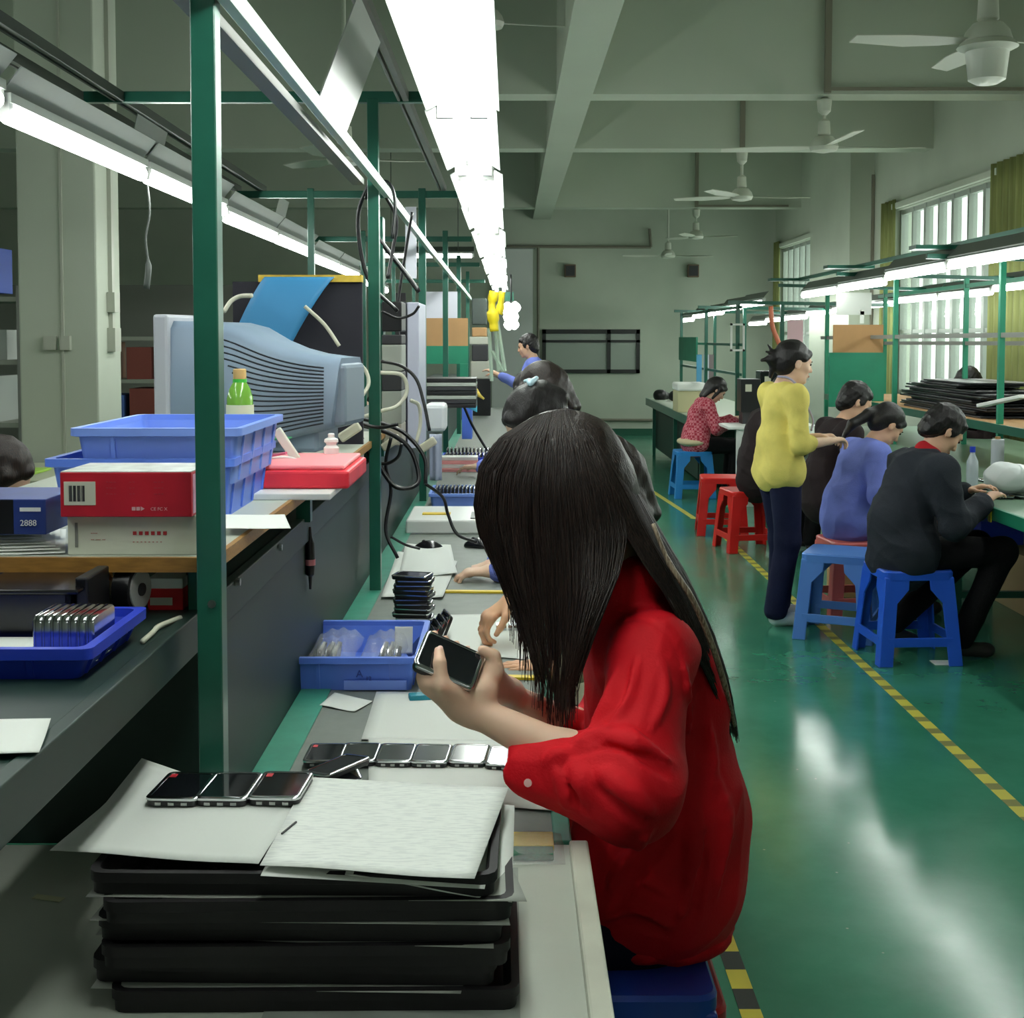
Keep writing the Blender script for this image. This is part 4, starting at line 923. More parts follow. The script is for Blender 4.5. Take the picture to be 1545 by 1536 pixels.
def surface(prims, vox, wob=None):
    G, lo = field(prims, vox, wob); S = G < 0; n = np.array(G.shape)
    C = [S[i:n[0]-1+i, j:n[1]-1+j, k:n[2]-1+k] for i in (0,1) for j in (0,1) for k in (0,1)]
    a = C[0].copy(); o = C[0].copy()
    for c in C[1:]: a &= c; o |= c
    mix = o & ~a; idx = -np.ones(mix.shape, np.int64); ijk = np.argwhere(mix); idx[mix] = np.arange(len(ijk))
    acc = np.zeros((len(ijk), 3)); cnt = np.zeros(len(ijk)); cor = [(i,j,k) for i in (0,1) for j in (0,1) for k in (0,1)]
    val = {c: G[ijk[:,0]+c[0], ijk[:,1]+c[1], ijk[:,2]+c[2]] for c in cor}
    for c in cor:
        for ax_ in range(3):
            if c[ax_]: continue
            e = list(c); e[ax_] = 1; e = tuple(e); f0, f1 = val[c], val[e]; m = (f0 < 0) != (f1 < 0)
            t = np.where(m, f0/(f0-f1+1e-12), 0); P_ = np.tile(np.array(c, float), (len(ijk), 1)); P_[:, ax_] += t
            acc[m] += P_[m]; cnt[m] += 1
    V = lo+vox*(ijk+acc/cnt[:, None]); Fs = []
    for ax_ in range(3):
        b, c = (ax_+1) % 3, (ax_+2) % 3; s0 = [slice(None)]*3; s1 = [slice(None)]*3; s0[ax_] = slice(0, -1); s1[ax_] = slice(1, None)
        A_ = S[tuple(s0)]; B_ = S[tuple(s1)]; E = np.argwhere(A_ != B_); E = E[(E[:, b] > 0) & (E[:, c] > 0) & (E[:, b] < n[b]-1) & (E[:, c] < n[c]-1)]
        fl = A_[E[:,0], E[:,1], E[:,2]]; q = []
        for db, dc in ((1,1), (0,1), (0,0), (1,0)):
            I = E.copy(); I[:, b] -= db; I[:, c] -= dc; q.append(idx[I[:,0], I[:,1], I[:,2]])
        Q = np.stack(q, 1); Q[~fl] = Q[~fl][:, ::-1]; Fs.append(Q)
    Fc = np.concatenate(Fs); Fc = Fc[(Fc >= 0).all(1)]
    return V, Fc
def sdval(prims, P):
    S = .25
    for kind, A, B, r1, r2, k, flat, sub in prims:
        if kind == 'rc':
            d = B-A; t = min(1, max(0, (P-A)@d/max(d@d, 1e-9))); v = P-A-t*d
            if flat is not None: v = v+(v@flat[0])*(1/flat[1]-1)*flat[0]
            D = np.linalg.norm(v)-(r1+t*(r2-r1))
        else:
            u = (P-A)@r1; k0 = np.linalg.norm(u/B); k1 = np.linalg.norm(u/B**2)+1e-9; D = k0*(k0-1)/k1
        if not sub: h_ = max(k-abs(S-D), 0)/k; S = min(S, D)-h_*h_*k/4
    return S
def onsurf(prims, px, py, y0=1.88, y1=2.5, sink=.0):
    Y = y0
    while Y < y1:
        d = sdval(prims, np.array(at(px, py, Y=Y)))
        if d < .0008: return np.array(at(px, py, Y=Y))+np.array((0, sink, 0))
        Y += max(.0015, d*.8)
    return None
def skin(name, prims, m, parent, vox=.008, wob=None):
    V, Q = surface(prims, vox, wob); V = V-np.array(parent.matrix_basis.translation)
    me = bpy.data.meshes.new(name); me.vertices.add(len(V)); me.vertices.foreach_set('co', V.ravel().astype(np.float32))
    me.loops.add(len(Q)*4); me.loops.foreach_set('vertex_index', Q.ravel().astype(np.int32)); me.polygons.add(len(Q))
    me.polygons.foreach_set('loop_start', np.arange(0, len(Q)*4, 4, dtype=np.int32)); me.polygons.foreach_set('loop_total', np.full(len(Q), 4, np.int32))
    me.polygons.foreach_set('use_smooth', np.ones(len(Q), bool)); me.update(calc_edges=True); me.validate()
    me.materials.append(m); o = bpy.data.objects.new(name, me); link(o, parent); return o
def folds(amp, f=28, seed=0):
    r_ = np.random.default_rng(seed); K = r_.normal(size=(5, 3)); K /= np.linalg.norm(K, axis=1)[:, None]; ph = r_.uniform(0, 6, 5); fr = f*r_.uniform(.6, 1.4, 5)
    def w_(X, Y, Z):
        s = 0
        for q in range(5): s = s+1.5*(np.abs(np.sin(.62*fr[q]*(K[q][0]*X+K[q][1]*Y+K[q][2]*Z)+ph[q]+1.1*np.sin(9*(X-Y+Z)+q)+.6*np.sin(17*(X+Y-Z)+2*q)))**.7-.62)
        return amp*s/2.2
    return w_
def unit(v): v = np.array(v, float); return v/np.linalg.norm(v)
def cloth(name, rgb, rough=.8, b=.25):
    return mat(name, rgb, rough, var=.07, scale=9, bump=b, bscale=220, spec=.2)
def skinm(name, rgb):
    m = mat(name, rgb, .5, var=.04, scale=10, spec=.35); bb = m.node_tree.nodes['Principled BSDF']
    bb.inputs['Subsurface Weight'].default_value = .12; bb.inputs['Subsurface Radius'].default_value = (.012,.005,.003); bb.inputs['Subsurface Scale'].default_value = .5; return m
M_skin = skinm('skin_fair', (230,192,166)); M_skin2 = skinm('skin_tan', (216,172,144))
def hairm(name, c0, c1):
    m = bpy.data.materials.new(name); m.use_nodes = True; N = m.node_tree.nodes; L = m.node_tree.links; b = N['Principled BSDF']
    tc = N.new('ShaderNodeTexCoord'); mp = N.new('ShaderNodeMapping'); mp.inputs['Scale'].default_value = (230, 230, 10); L.new(tc.outputs['Object'], mp.inputs[0])
    n = N.new('ShaderNodeTexNoise'); n.inputs['Scale'].default_value = 1.6; n.inputs['Detail'].default_value = 3; L.new(mp.outputs[0], n.inputs['Vector'])
    r = N.new('ShaderNodeValToRGB'); r.color_ramp.elements[0].position = .35; r.color_ramp.elements[1].position = .7; r.color_ramp.elements[0].color = (*lin(c0),1); r.color_ramp.elements[1].color = (*lin(c1),1)
    L.new(n.outputs[0], r.inputs[0]); L.new(r.outputs[0], b.inputs['Base Color']); b.inputs['Roughness'].default_value = .42; b.inputs['Specular IOR Level'].default_value = .45
    bp = N.new('ShaderNodeBump'); bp.inputs['Strength'].default_value = .5; bp.inputs['Distance'].default_value = .004; L.new(n.outputs[0], bp.inputs['Height']); L.new(bp.outputs[0], b.inputs['Normal']); return m
M_hair = hairm('black_hair', (10,8,10), (36,30,32)); M_hairb = hairm('dark_brown_hair', (14,9,9), (52,36,30))
M_eye = mat('eye_dark', (24,16,14), .3)
def hand(W, d, n, t, curl=.5, s=.92, thumb=.5, spread=.06, k=.007, curls=None, hold=0):
    """W wrist, d towards the fingers, n out of the back of the hand, t towards the thumb side"""
    W = np.array(W, float); d = unit(d); n = unit(n-np.dot(n, d)*d); t = unit(np.array(t)-np.dot(t, d)*d-np.dot(t, n)*n); P_ = []
    for q, w_ in ((-.024, .016), (0, .018), (.022, .018)):
        P_.append(rc(W+t*q*.45*s, W+(d*.082+t*q)*s, .017*s, w_*s*.86, .02, (n, .72)))
    for i, (q, L_, r_) in enumerate(((.030, (.040,.024,.019), .0088), (.010, (.044,.028,.020), .0090), (-.011, (.041,.026,.019), .0086), (-.030, (.032,.020,.016), .0076))):
        p = W+(d*(.086-.006*abs(i-1.2))+t*q)*s; a = (curls[i] if curls else curl)*.55; di = unit(d+t*spread*(1.5-i)); c = (curls[i] if curls else curl)
        ang = a
        for j, l_ in enumerate(L_):
            v = di*math.cos(ang)-n*math.sin(ang); e = p+v*l_*s; rr = r_*s
            P_.append(rc(p, e, rr*(1-.08*j), rr*(1-.08*(j+1)), k if j else .012)); p = e; ang += c*.85
    p = W+(d*.022+t*.026)*s; v = unit(d*.62+t*.75-n*.35*thumb)
    e = p+v*.046*s; P_.append(rc(p-v*.012, e, .0145*s, .0115*s, .016)); v2 = unit(v-t*.75*thumb-n*.25*thumb+d*.3); e2 = e+v2*.032*s
    P_.append(rc(e, e2, .0108*s, .0095*s, .006)); v3 = unit(v2-t*.3*thumb); P_.append(rc(e2, e2+v3*.022*s, .0095*s, .0078*s, .005))
    return P_
def headp(H, f, u, s=1.0):
    """head prims; H centre, f face direction, u crown direction"""
    f = unit(f); u = unit(np.array(u)-np.dot(u, f)*f); r = np.cross(f, u); R = np.stack([r, f, u], 1); H = np.array(H, float)
    def W(x, y, z): return H+(r*x+f*y+u*z)*s
    P_ = [el(W(0,-.012,.03), np.array((.073,.092,.085))*s, R, .02), el(W(0,.028,-.030), np.array((.058,.060,.076))*s, R, .035), rc(W(-.03,.030,-.078), W(.03,.030,-.078), .026*s, .026*s, .03),
          el(W(0,.070,-.096), np.array((.020,.016,.014))*s, R, .025), rc(W(0,.086,.006), W(0,.103,-.030), .007*s, .0105*s, .012), rc(W(-.012,.092,-.034), W(.012,.092,-.034), .0065*s, .0065*s, .01),
          el(W(0,.086,-.058), np.array((.022,.009,.006))*s, R, .008), el(W(0,.084,-.069), np.array((.018,.009,.006))*s, R, .008), rc(W(-.034,.074,.020), W(.034,.074,.020), .010*s, .010*s, .016),
          el(W(-.044,.058,-.028), np.array((.018,.018,.02))*s, R, .02), el(W(.044,.058,-.028), np.array((.018,.018,.02))*s, R, .02)]
    for q in (-1, 1):
        P_.append(el(W(q*.030,.094,.001), np.array((.015,.012,.008))*s, R, .010, True))
        P_.append(el(W(q*.075,-.006,-.012), np.array((.009,.018,.029))*s, R, .008)); P_.append(el(W(q*.084,-.002,-.008), np.array((.005,.010,.016))*s, R, .005, True))
    return P_, W, R
def hairp(W, R, style, s=1.0):
    E = lambda x, y, z, a, b, c, k=.02, sub=False: el(W(x, y, z), np.array((a, b, c))*s, R, k, sub)
    P_ = [E(0,-.022,.040,.083,.100,.088), E(0,-.055,-.005,.074,.066,.085)]
    P_.append(E(0,.095,-.042,.070,.062,.080,.012,True))           # the face stays open
    if style == 'short': P_ += [E(0,-.075,-.050,.052,.034,.05,.02), E(-.073,.012,.012,.012,.026,.035,.01), E(.073,.012,.012,.012,.026,.035,.01), rc(W(-.042,.050,.070), W(.042,.052,.068), .015*s, .015*s, .02)]
    else:
        P_ += [rc(W(-.050,.052,.064), W(.03,.064,.060), .015*s, .014*s, .02), rc(W(.03,.064,.060), W(.064,.036,.022), .014*s, .011*s, .02), rc(W(-.050,.052,.064), W(-.066,.034,.012), .014*s, .010*s, .02)]
    if style == 'bob':
        for q in (-1, 1): P_ += [rc(W(q*.070,.015,.02), W(q*.066,.012,-.10), .026*s, .014*s, .02), rc(W(q*.055,-.05,.0), W(q*.05,-.06,-.13), .035*s, .02*s, .02)]
        P_ += [rc(W(0,-.08,0), W(0,-.075,-.14), .05*s, .03*s, .03)]
    return P_
def person(name_label, base, face, J, look, vox=.008, group='workers'):
    """J: joints in a local frame (x right, y forward, z up) whose origin is on the floor at base; look: clothing"""
    a = math.radians(face); fw = np.array((math.cos(a), math.sin(a), 0)); rt = np.array((math.sin(a), -math.cos(a), 0)); up = np.array((0, 0, 1.)); B = np.array((base[0], base[1], base[2] if len(base) > 2 else 0.))
    T = lambda p: B+rt*p[0]+fw*p[1]+up*p[2]
    V = lambda p: rt*p[0]+fw*p[1]+up*p[2]
    j = dict(SEAT if look.get('pose', 'seat') == 'seat' else STAND); j.update(J); g = {k_: T(v) for k_, v in j.items() if k_ not in ('hf', 'hu', 'handL', 'handR', 'palmL', 'palmR', 'torso')}
    r = thing('person', name_label, 'person', (base[0], base[1], base[2] if len(base) > 2 else 0.), group=group)
    s = look.get('s', 1.0); sx = look.get('slim', 1.0)
    hp, W, R = headp(g['head'], V(j['hf']), V(j['hu']), look.get('hs', .98))
    b = [rc(g['hipL'], g['hipR'], .085, .085, .05), rc(g['pelvis'], g['waist'], .095, .088, .06, (fw, .8)), rc(g['waist'], g['chest'], .090, .105, .06, (fw, .78)), rc(g['shL'], g['shR'], .048, .048, .06), rc(g['chest'], g['neck'], .08, .045, .05), rc(g['neck']-up*.02, g['head']-V(j['hu'])*.055-V(j['hf'])*.012, .049, .045, .03)]
    for q in 'LR':
        b += [rc(g['sh'+q], g['el'+q], .043, .036, .03), rc(g['el'+q], g['wr'+q], .036, .022, .02), rc(g['hip'+q], g['kn'+q], .075, .052, .04), rc(g['kn'+q], g['an'+q], .050, .034, .03), rc(g['an'+q]-up*.03, g['toe'+q], .033, .024, .03)]
        d_ = V(j.get('hand'+q)) if j.get('hand'+q) is not None else g['wr'+q]-g['el'+q]
        n_ = V(j.get('palm'+q, (0, 0, 1))); tt = np.cross(unit(d_), n_)*(-1 if q == 'L' else 1)*(-1)
        b += hand(g['wr'+q], d_, n_, tt, curl=look.get('curl'+q, .55), s=look.get('hand', .9), k=.005, thumb=look.get('thumb', .6))
    skin('body', b+hp, look.get('skin', M_skin), r, vox)
    sh = look['top']; rr = look.get('bulk', .018)
    p = [rc(g['pelvis']+up*look.get('hem', 0), g['waist'], .128*sx+rr, .106*sx+rr, .06, (fw, .9)), rc(g['waist'], g['chest'], .108*sx+rr, .118*sx+rr, .06, (fw, .85)), rc(g['shL']+(g['shR']-g['shL'])*.04, g['shR']+(g['shL']-g['shR'])*.04, .055+rr*.8, .055+rr*.8, .06), rc(g['chest'], g['neck']-up*.035, .09+rr, .05+rr*.6, .05)]
    p.append(rc(g['hipL']+up*look.get('hd', .03), g['hipR']+up*look.get('hd', .03), look.get('hr', .094)+rr*.8, look.get('hr', .094)+rr*.8, .05))
    for q_, s_ in (('L', -1), ('R', 1)): p.append(rc(g['hip'+q_]+up*.02, g['waist']+rt*s_*.045, .096+rr*.8, .088+rr, .05))
    if look.get('pose') == 'stand': p.append(el(g['pelvis']*np.array((1,1,0))+up*(look.get('cut', .70)-.10), (.5,.5,.10), None, .006, True))
    if look.get('bust'): p.append(rc(g['chest']+fw*.06-rt*.06-up*.02, g['chest']+fw*.06+rt*.06-up*.02, .062, .062, .04))
    for q in 'LR':
        sl = look.get('sleeve', .88); we = g['el'+q]+(g['wr'+q]-g['el'+q])*sl
        p += [rc(g['sh'+q], g['el'+q], .052+rr*.9, .044+rr*.8, .04), rc(g['el'+q], we, .044+rr*.8, .030+rr*.8 if sl > .5 else .042+rr*.6, .02)]
    skin('top', p, sh, r, vox, folds(.0068*look.get('fold', 1), 30, len(name_label)))
    if look.get('collar'):
        nb = g['neck']; skin('collar', [rc(nb-rt*.035-up*.012, nb+rt*.035-up*.012, .040, .040, .03), rc(nb-fw*.02+up*.006, nb+fw*.012-up*.008, .052, .052, .03)], look['collar'], r, vox*.8)
    if look.get('cuff'):
        for q in 'LR':
            e0 = g['el'+q]+(g['wr'+q]-g['el'+q])*.06; e1 = g['el'+q]+(g['wr'+q]-g['el'+q])*.92; skin('sleeve_guard', [rc(e0, e1, .064, .040, .02)], look['cuff'], r, vox, folds(.003, 60, 3))
    if look.get('bottom'):
        p = [rc(g['hipL'], g['hipR'], .094, .094, .05), rc(g['pelvis'], g['waist']-up*.05, .104, .085, .05, (fw, .86))]
        for q in 'LR': p += [rc(g['hip'+q], g['kn'+q], .094, .070, .04), rc(g['kn'+q], g['an'+q]-up*.0, .068, look.get('flare', .060), .03)]
        p.append(el(B+up*(-.03), (.7,.7,.075), None, .006, True))
        skin('trousers', p, look['bottom'], r, vox, folds(.0035, 26, 5))
    if look.get('shoe'):
        for q in 'LR': skin('shoe', [rc(g['an'+q]-up*.045, g['toe'+q]-up*.0, .040, .034, .03), rc(g['toe'+q], g['toe'+q]+(g['toe'+q]-g['an'+q])*.15*np.array((1,1,0)), .034, .028, .02)], look['shoe'], r, .007)
    if look.get('hair'):
        hp2 = hairp(W, R, look['hair'], look.get('hs', .98)) + [rc(W(*x[0]), W(*x[1]), x[2], x[3], .015) for x in look.get('locks', [])]
        skin('hair', hp2, look.get('hairm', M_hair), r, min(vox, .005), folds(.0034 if look['hair'] == 'short' else .0022, 150 if look['hair'] == 'short' else 95, 9))
    if look.get('eyes', True):
        for q in (-1, 1): skin('eye', [el(W(q*.030,.0815,.001), np.array((.0135,.006,.0055)), R), el(W(q*.030,.085,.0195), np.array((.017,.004,.0028)), R)], M_eye, r, .0022)
        skin('lips', [el(W(0,.091,-.063), np.array((.019,.006,.0075)), R)], mat('lips', (176,92,86), .4), r, .003)
    return r, g, W, R
SEAT = dict(pelvis=(0,0,.54), hipL=(-.085,.02,.52), hipR=(.085,.02,.52), waist=(0,.0,.68), chest=(0,.06,.88), neck=(0,.12,1.03), shL=(-.165,.09,.97), shR=(.165,.09,.97), head=(0,.185,1.14),
    hf=(0,.8,-.55), hu=(0,.55,.83), elL=(-.22,.13,.73), elR=(.22,.13,.73), wrL=(-.10,.34,.80), wrR=(.10,.34,.80), knL=(-.10,.40,.50), knR=(.10,.40,.50), anL=(-.10,.36,.10), anR=(.10,.36,.10), toeL=(-.11,.50,.035), toeR=(.11,.50,.035))
STAND = dict(pelvis=(0,0,.90), hipL=(-.08,.0,.86), hipR=(.08,.0,.86), waist=(0,.01,1.03), chest=(0,.0,1.21), neck=(0,-.01,1.345), shL=(-.155,-.01,1.29), shR=(.155,-.01,1.29), head=(0,.03,1.455),
    hf=(0,1,-.12), hu=(0,.12,1), elL=(-.20,.0,1.03), elR=(.20,.0,1.03), wrL=(-.10,.22,1.05), wrR=(.10,.22,1.05), knL=(-.085,.02,.47), knR=(.085,.02,.47), anL=(-.09,-.02,.09), anR=(.09,-.02,.09), toeL=(-.10,.13,.035), toeR=(.10,.13,.035))
# ================================================================== stools
def stool(label, loc, rz, m, h=.45, group='plastic stools', top_=.33, base=.41):
    key = ('stool', m.name, h)
    if key in DEV: return dup(DEV[key], loc, rz, label)
    r = thing('plastic_stool', label, 'stool', loc, rz, group); DEV[key] = r
    t = top_/2; bb = base/2
    s = MB(); s.loft([rounded(top_+.012, top_+.012, .035, h-.045), rounded(top_+.012, top_+.012, .035, h-.008), rounded(top_, top_, .03, h), rounded(.05, .05, .02, h-.006)])
    s.build('seat', m, r, smooth=True)
    def X(z): return bb+(t-bb)*(z/h)
    for sx in (-1, 1):
        for sy in (-1, 1):
            l = MB(); rings = []
            for z in (0, .1, .2, .3, h-.09, h-.03):
                x = X(z); wdt = .068 if z < h-.1 else .12; th = .012
                P_ = [(x, x), (x-wdt, x), (x-wdt, x-th), (x-th, x-th), (x-th, x-wdt), (x, x-wdt)]
                P_ = [(sx*p_[0], sy*p_[1], z) for p_ in P_]
                rings.append(P_ if sx*sy > 0 else P_[::-1])
            l.loft(rings); l.build('leg', m, r, bevel=.004)
    for (ax_, sg) in ((0,-1),(0,1),(1,-1),(1,1)):
        z = .115; x = X(z)-.006; b_ = MB()
        if ax_: b_.box((-x+.03, sg*x-.006, z-.022), (x-.03, sg*x+.006, z+.022))
        else: b_.box((sg*x-.006, -x+.03, z-.022), (sg*x+.006, x-.03, z+.022))
        b_.build('stretcher', m, r, bevel=.003)
    return r
M_sb = mat('stool_blue', (34,90,214), .38); M_slb = mat('stool_light_blue', (84,134,214), .4); M_sc = mat('stool_cyan_blue', (36,130,206), .4); M_sp = mat('stool_salmon', (222,108,104), .45); M_sn = mat('stool_navy', (34,66,160), .3)
stool('strong blue plastic stool under the man in the black jacket', (1.95, 6.30, 0), .06, M_sb, h=.455)
stool('empty light blue plastic stool in front of the worker in blue', (1.74, 6.78, 0), math.radians(-24), M_slb, h=.45)
stool('salmon pink plastic stool under the worker in the blue uniform', (1.94, 7.25, 0), .1, M_sp, h=.44)
stool('bright cyan blue plastic stool under the worker in the red plaid jacket', (1.80, 12.75, 0), .05, M_sc, h=.46)
stool('red plastic stool nearer the camera, beside the yellow topped woman', (1.76, 9.55, 0), .15, M_red, h=.45)
stool('red plastic stool farther from the camera, half behind the other red one', (1.70, 10.35, 0), -.1, M_red, h=.46)
stool('navy blue plastic stool the near worker in red sits on', (.178, 2.265, 0), .0, M_sn, h=.475)
stool('dark red plastic stool nested under the navy stool of the near worker', (.196, 2.275, 0), .0, mat('stool_dark_red', (170,20,24), .4), h=.445)
# ================================================================== people at the right
denim = cloth('navy_trousers', (24,28,56)); blk = cloth('black_trousers', (16,15,18)); uni = cloth('blue_uniform', (118,132,214)); yel = cloth('yellow_knit', (224,208,112)); jac = cloth('black_jacket', (42,46,54)); brn = cloth('brown_black_jacket', (42,32,34))
# woman in yellow, standing, facing right
r, g, W, R = person('standing woman in a yellow knit top and navy trousers, lanyard round her neck', (1.47, 7.05), 12, dict(
    pelvis=(.0,0,.87), neck=(0,.03,1.325), head=(0,.085,1.435), hf=(.05,1,-.18), hu=(0,.18,1), chest=(0,.02,1.17), shL=(-.15,.0,1.26), shR=(.15,.03,1.26), waist=(0,.0,1.0),
    elL=(-.20,.06,1.0), elR=(.21,.03,1.0), wrL=(-.05,.25,1.02), wrR=(.10,.25,1.01), handL=(.05,1,.1), handR=(-.3,1,.1), anL=(-.09,.05,.10), toeL=(-.10,.19,.035), knL=(-.085,.06,.46), anR=(.07,-.04,.09), toeR=(.08,.10,.035)),
    dict(pose='stand', top=yel, bottom=denim, sleeve=.30, hair='tied', bust=1, bulk=.010, slim=.92, flare=.066, hd=-.03, hr=.100, cut=.735, shoe=mat('white_shoe', (214,222,222), .5), skin=M_skin, fold=.8, hem=-.045, hand=.9, curlL=.9, curlR=.9,
         locks=[((0,-.10,.03),(0,-.135,-.01),.035,.03),((0,-.13,.0),(.0,-.19,-.02),.018,.010),((0,-.12,.03),(.02,-.18,.03),.014,.008),((0,-.12,-.02),(-.01,-.12,-.10),.022,.012),((0,-.12,.02),(0,-.17,.07),.010,.006)]), vox=.0065)
mb = MB(); nk = g['neck']; 
pts = [nk+np.array((-.045,-.03,.035)), nk+np.array((-.0,-.07,.03)), nk+np.array((.05,-.065,-.01)), nk+np.array((.105,-.03,-.10)), nk+np.array((.150,-.02,-.20)), nk+np.array((.140,-.03,-.26))]
mb.tube(spline(pts, 5), .0065, 6); o = mb.build('lanyard', mat('lanyard_lilac', (170,165,195), .6), r, True, smooth='all')
# black jacket man on the blue stool
person('man in a black jacket with a red collar seated on the blue stool', (1.92, 6.30), 10, dict(
    chest=(0,.07,.86), neck=(0,.135,1.01), shL=(-.185,.10,.93), shR=(.185,.10,.93), head=(0,.215,1.115), hf=(0,.72,-.70), hu=(0,.70,.72), waist=(0,-.01,.67), elR=(.235,.15,.68), wrR=(.13,.37,.78), elL=(-.24,.2,.7), wrL=(-.1,.40,.80),
    knR=(.12,.47,.53), anR=(.10,.27,.10), toeR=(.10,.40,.04), knL=(-.10,.46,.53), anL=(-.12,.02,.14), toeL=(-.13,.12,.05)),
    dict(top=jac, bottom=blk, hair='short', collar=cloth('red_collar', (176,30,40)), bulk=.034, slim=1.15, shoe=mat('dark_shoe', (52,46,46), .5), skin=M_skin2, hem=-.035, fold=1.1, hs=1.02), vox=.007)
# worker in blue on the salmon stool
person('woman in a blue work uniform with white sleeve guards and a long ponytail', (1.90, 7.30), 12, dict(
    chest=(0,.08,.83), neck=(0,.17,.98), shL=(-.155,.12,.92), shR=(.155,.12,.92), head=(0,.255,1.075), hf=(0,.75,-.66), hu=(0,.66,.75), waist=(0,.02,.66), elR=(.23,.08,.705), wrR=(.12,.33,.78), elL=(-.2,.24,.72), wrL=(-.1,.43,.79)),
    dict(top=uni, sleeve=.06, bottom=cloth('dark_blue_trousers', (34,36,66)), cuff=cloth('white_guard', (200,204,196)), hair='tied', bulk=.020, skin=M_skin2, hem=-.03, shoe=mat('dark_shoe', (52,46,46), .5),
         locks=[((0,-.10,.02),(0,-.13,-.03),.034,.034),((0,-.13,-.03),(.0,-.17,-.14),.034,.028),((0,-.17,-.14),(0,-.16,-.24),.028,.012)]), vox=.0075)
# person behind her
person('worker with short black hair and a brown black jacket behind the ponytailed woman', (1.98, 8.15), 8, dict(
    head=(0,.215,1.165), hf=(.1,.85,-.5), hu=(0,.5,.85), shL=(-.18,.1,.98), shR=(.18,.1,.98)), dict(top=brn, bottom=blk, hair='short', bulk=.028, skin=M_skin2, hs=1.02, shoe=mat('dark_shoe', (52,46,46), .5)), vox=.008)
# dark jacket worker on red stool
person('worker in a dark padded jacket seated behind the yellow topped woman', (1.83, 9.45), 5, dict(
    chest=(0,.04,.86), neck=(0,.10,1.04), shL=(-.18,.06,.95), shR=(.18,.06,.95), head=(0,.18,1.17), hf=(0,.8,-.6), hu=(0,.6,.8)), dict(top=brn, bottom=blk, hair='short', bulk=.045, slim=1.15, skin=M_skin2, fold=1.3, shoe=mat('dark_shoe', (52,46,46), .5)), vox=.009)
# plaid jacket worker
pl = mat('plaid_jacket', (170,44,66), .8); nt = pl.node_tree; tc = nt.nodes.new('ShaderNodeTexCoord'); ck = nt.nodes.new('ShaderNodeTexChecker'); ck.inputs['Scale'].default_value = 42
ck.inputs['Color1'].default_value = (*lin((168,40,64)),1); ck.inputs['Color2'].default_value = (*lin((206,120,132)),1); nt.links.new(tc.outputs['Object'], ck.inputs['Vector']); nt.links.new(ck.outputs['Color'], nt.nodes['Principled BSDF'].inputs['Base Color'])
r, g, W, R = person('worker in a red plaid jacket with a cream hem on the cyan stool, writing', (1.82, 12.75), 4, dict(
    chest=(0,.06,.80), neck=(0,.13,.96), shL=(-.15,.10,.90), shR=(.15,.10,.90), head=(0,.22,1.06), hf=(0,.75,-.65), hu=(0,.65,.75), waist=(0,.02,.64), elR=(.2,.18,.68), wrR=(.10,.42,.77), elL=(-.2,.2,.7), wrL=(-.1,.43,.77)),
    dict(top=pl, bottom=blk, hair='bob', bulk=.024, sleeve=.8, collar=cloth('cream_hood', (210,200,170)), shoe=mat('dark_shoe', (52,46,46), .5)), vox=.010)
skin('cream_hem', [rc((1.80,12.67,.545),(1.80,12.83,.545),.145,.145,.03,((0,0,1),.32))], cloth('cream_hem_m', (206,194,160)), r, .01)
# opposite side heads
person('worker behind the tray piles at right, only dark hair showing', (3.98, 10.75), 185, dict(head=(0,.18,1.20), neck=(0,.12,1.08)), dict(top=brn, bottom=blk, hair='short', skin=M_skin2, hs=1.02), vox=.011)
person('worker on the far side of the near line, long dark hair at the left edge', (-1.78, 3.95), 15, dict(head=(0,.20,1.14), neck=(0,.12,1.02)), dict(top=cloth('dark_top', (40,36,44)), bottom=blk, hair='bob', hairm=M_hairb), vox=.009)
# far standing man in blue
person('man with short black hair in a blue work shirt standing at the far end', (.23, 13.0), 172, dict(head=(0,.06,1.49), hf=(0,1,-.25), hu=(0,.25,1), neck=(0,.0,1.37), wrR=(.06,.36,1.18), wrL=(-.1,.38,1.22), elR=(.2,.10,1.08), elL=(-.22,.1,1.10)),
    dict(pose='stand', top=uni, bottom=denim, hair='short', skin=M_skin2, bulk=.02, sleeve=.7, shoe=mat('dark_shoe', (52,46,46), .5)), vox=.010)
# blue shirted worker on the opposite side, seen low between the posts
person('worker in a blue shirt bending low on the opposite side, between the posts', (-1.25, 10.2), 0, dict(head=(0,.24,1.05), hf=(0,.5,-.85), hu=(0,.85,.5)), dict(top=uni, bottom=denim, hair='short'), vox=.011)
# ================================================================== right hand line contents
for k in range(14):
    z = 1.052+.016*k; w_ = .9 if k < 11 else .5
    x0 = 3.0+.01*math.sin(k*2.1); y0 = 8.6+.12*math.sin(k*1.3)
    o = tag(MB().box((-.22,-.9*w_,0), (.22,.9*w_,.013)).build('flat_tray', M_black if k % 3 else M_dark, bevel=.004), 'long flat black tray piled on the right hand shelf, %s from the bottom' % ORD[k], 'tray', 'flat black trays on the right shelf'); o.location = (x0+.24, y0+.5, z); o.rotation_euler = (0, 0, .03*math.sin(k*3))
for k in range(9):
    o = tag(MB().box((-.2,-.45,0), (.2,.45,.013)).build('flat_tray', M_black if k % 2 else M_dark, bevel=.004), 'flat black tray in the nearer shelf pile by the right edge, %s from the bottom' % ORD[k], 'tray', 'flat black trays near the right edge'); o.location = (3.26+.012*math.sin(k*2), 7.05+.03*math.sin(k*1.7), 1.052+.017*k); o.rotation_euler = (0, 0, .05*math.sin(k*2))
b_ = MB(); b_.bar(at(1480,612,Y=7.4), at(1545,598,Y=7.0), .06, .02)
one('plastic_cover', b_, M_white, 'white plastic panel on the shelf edge at the right frame edge', 'panel', bevel=.004)
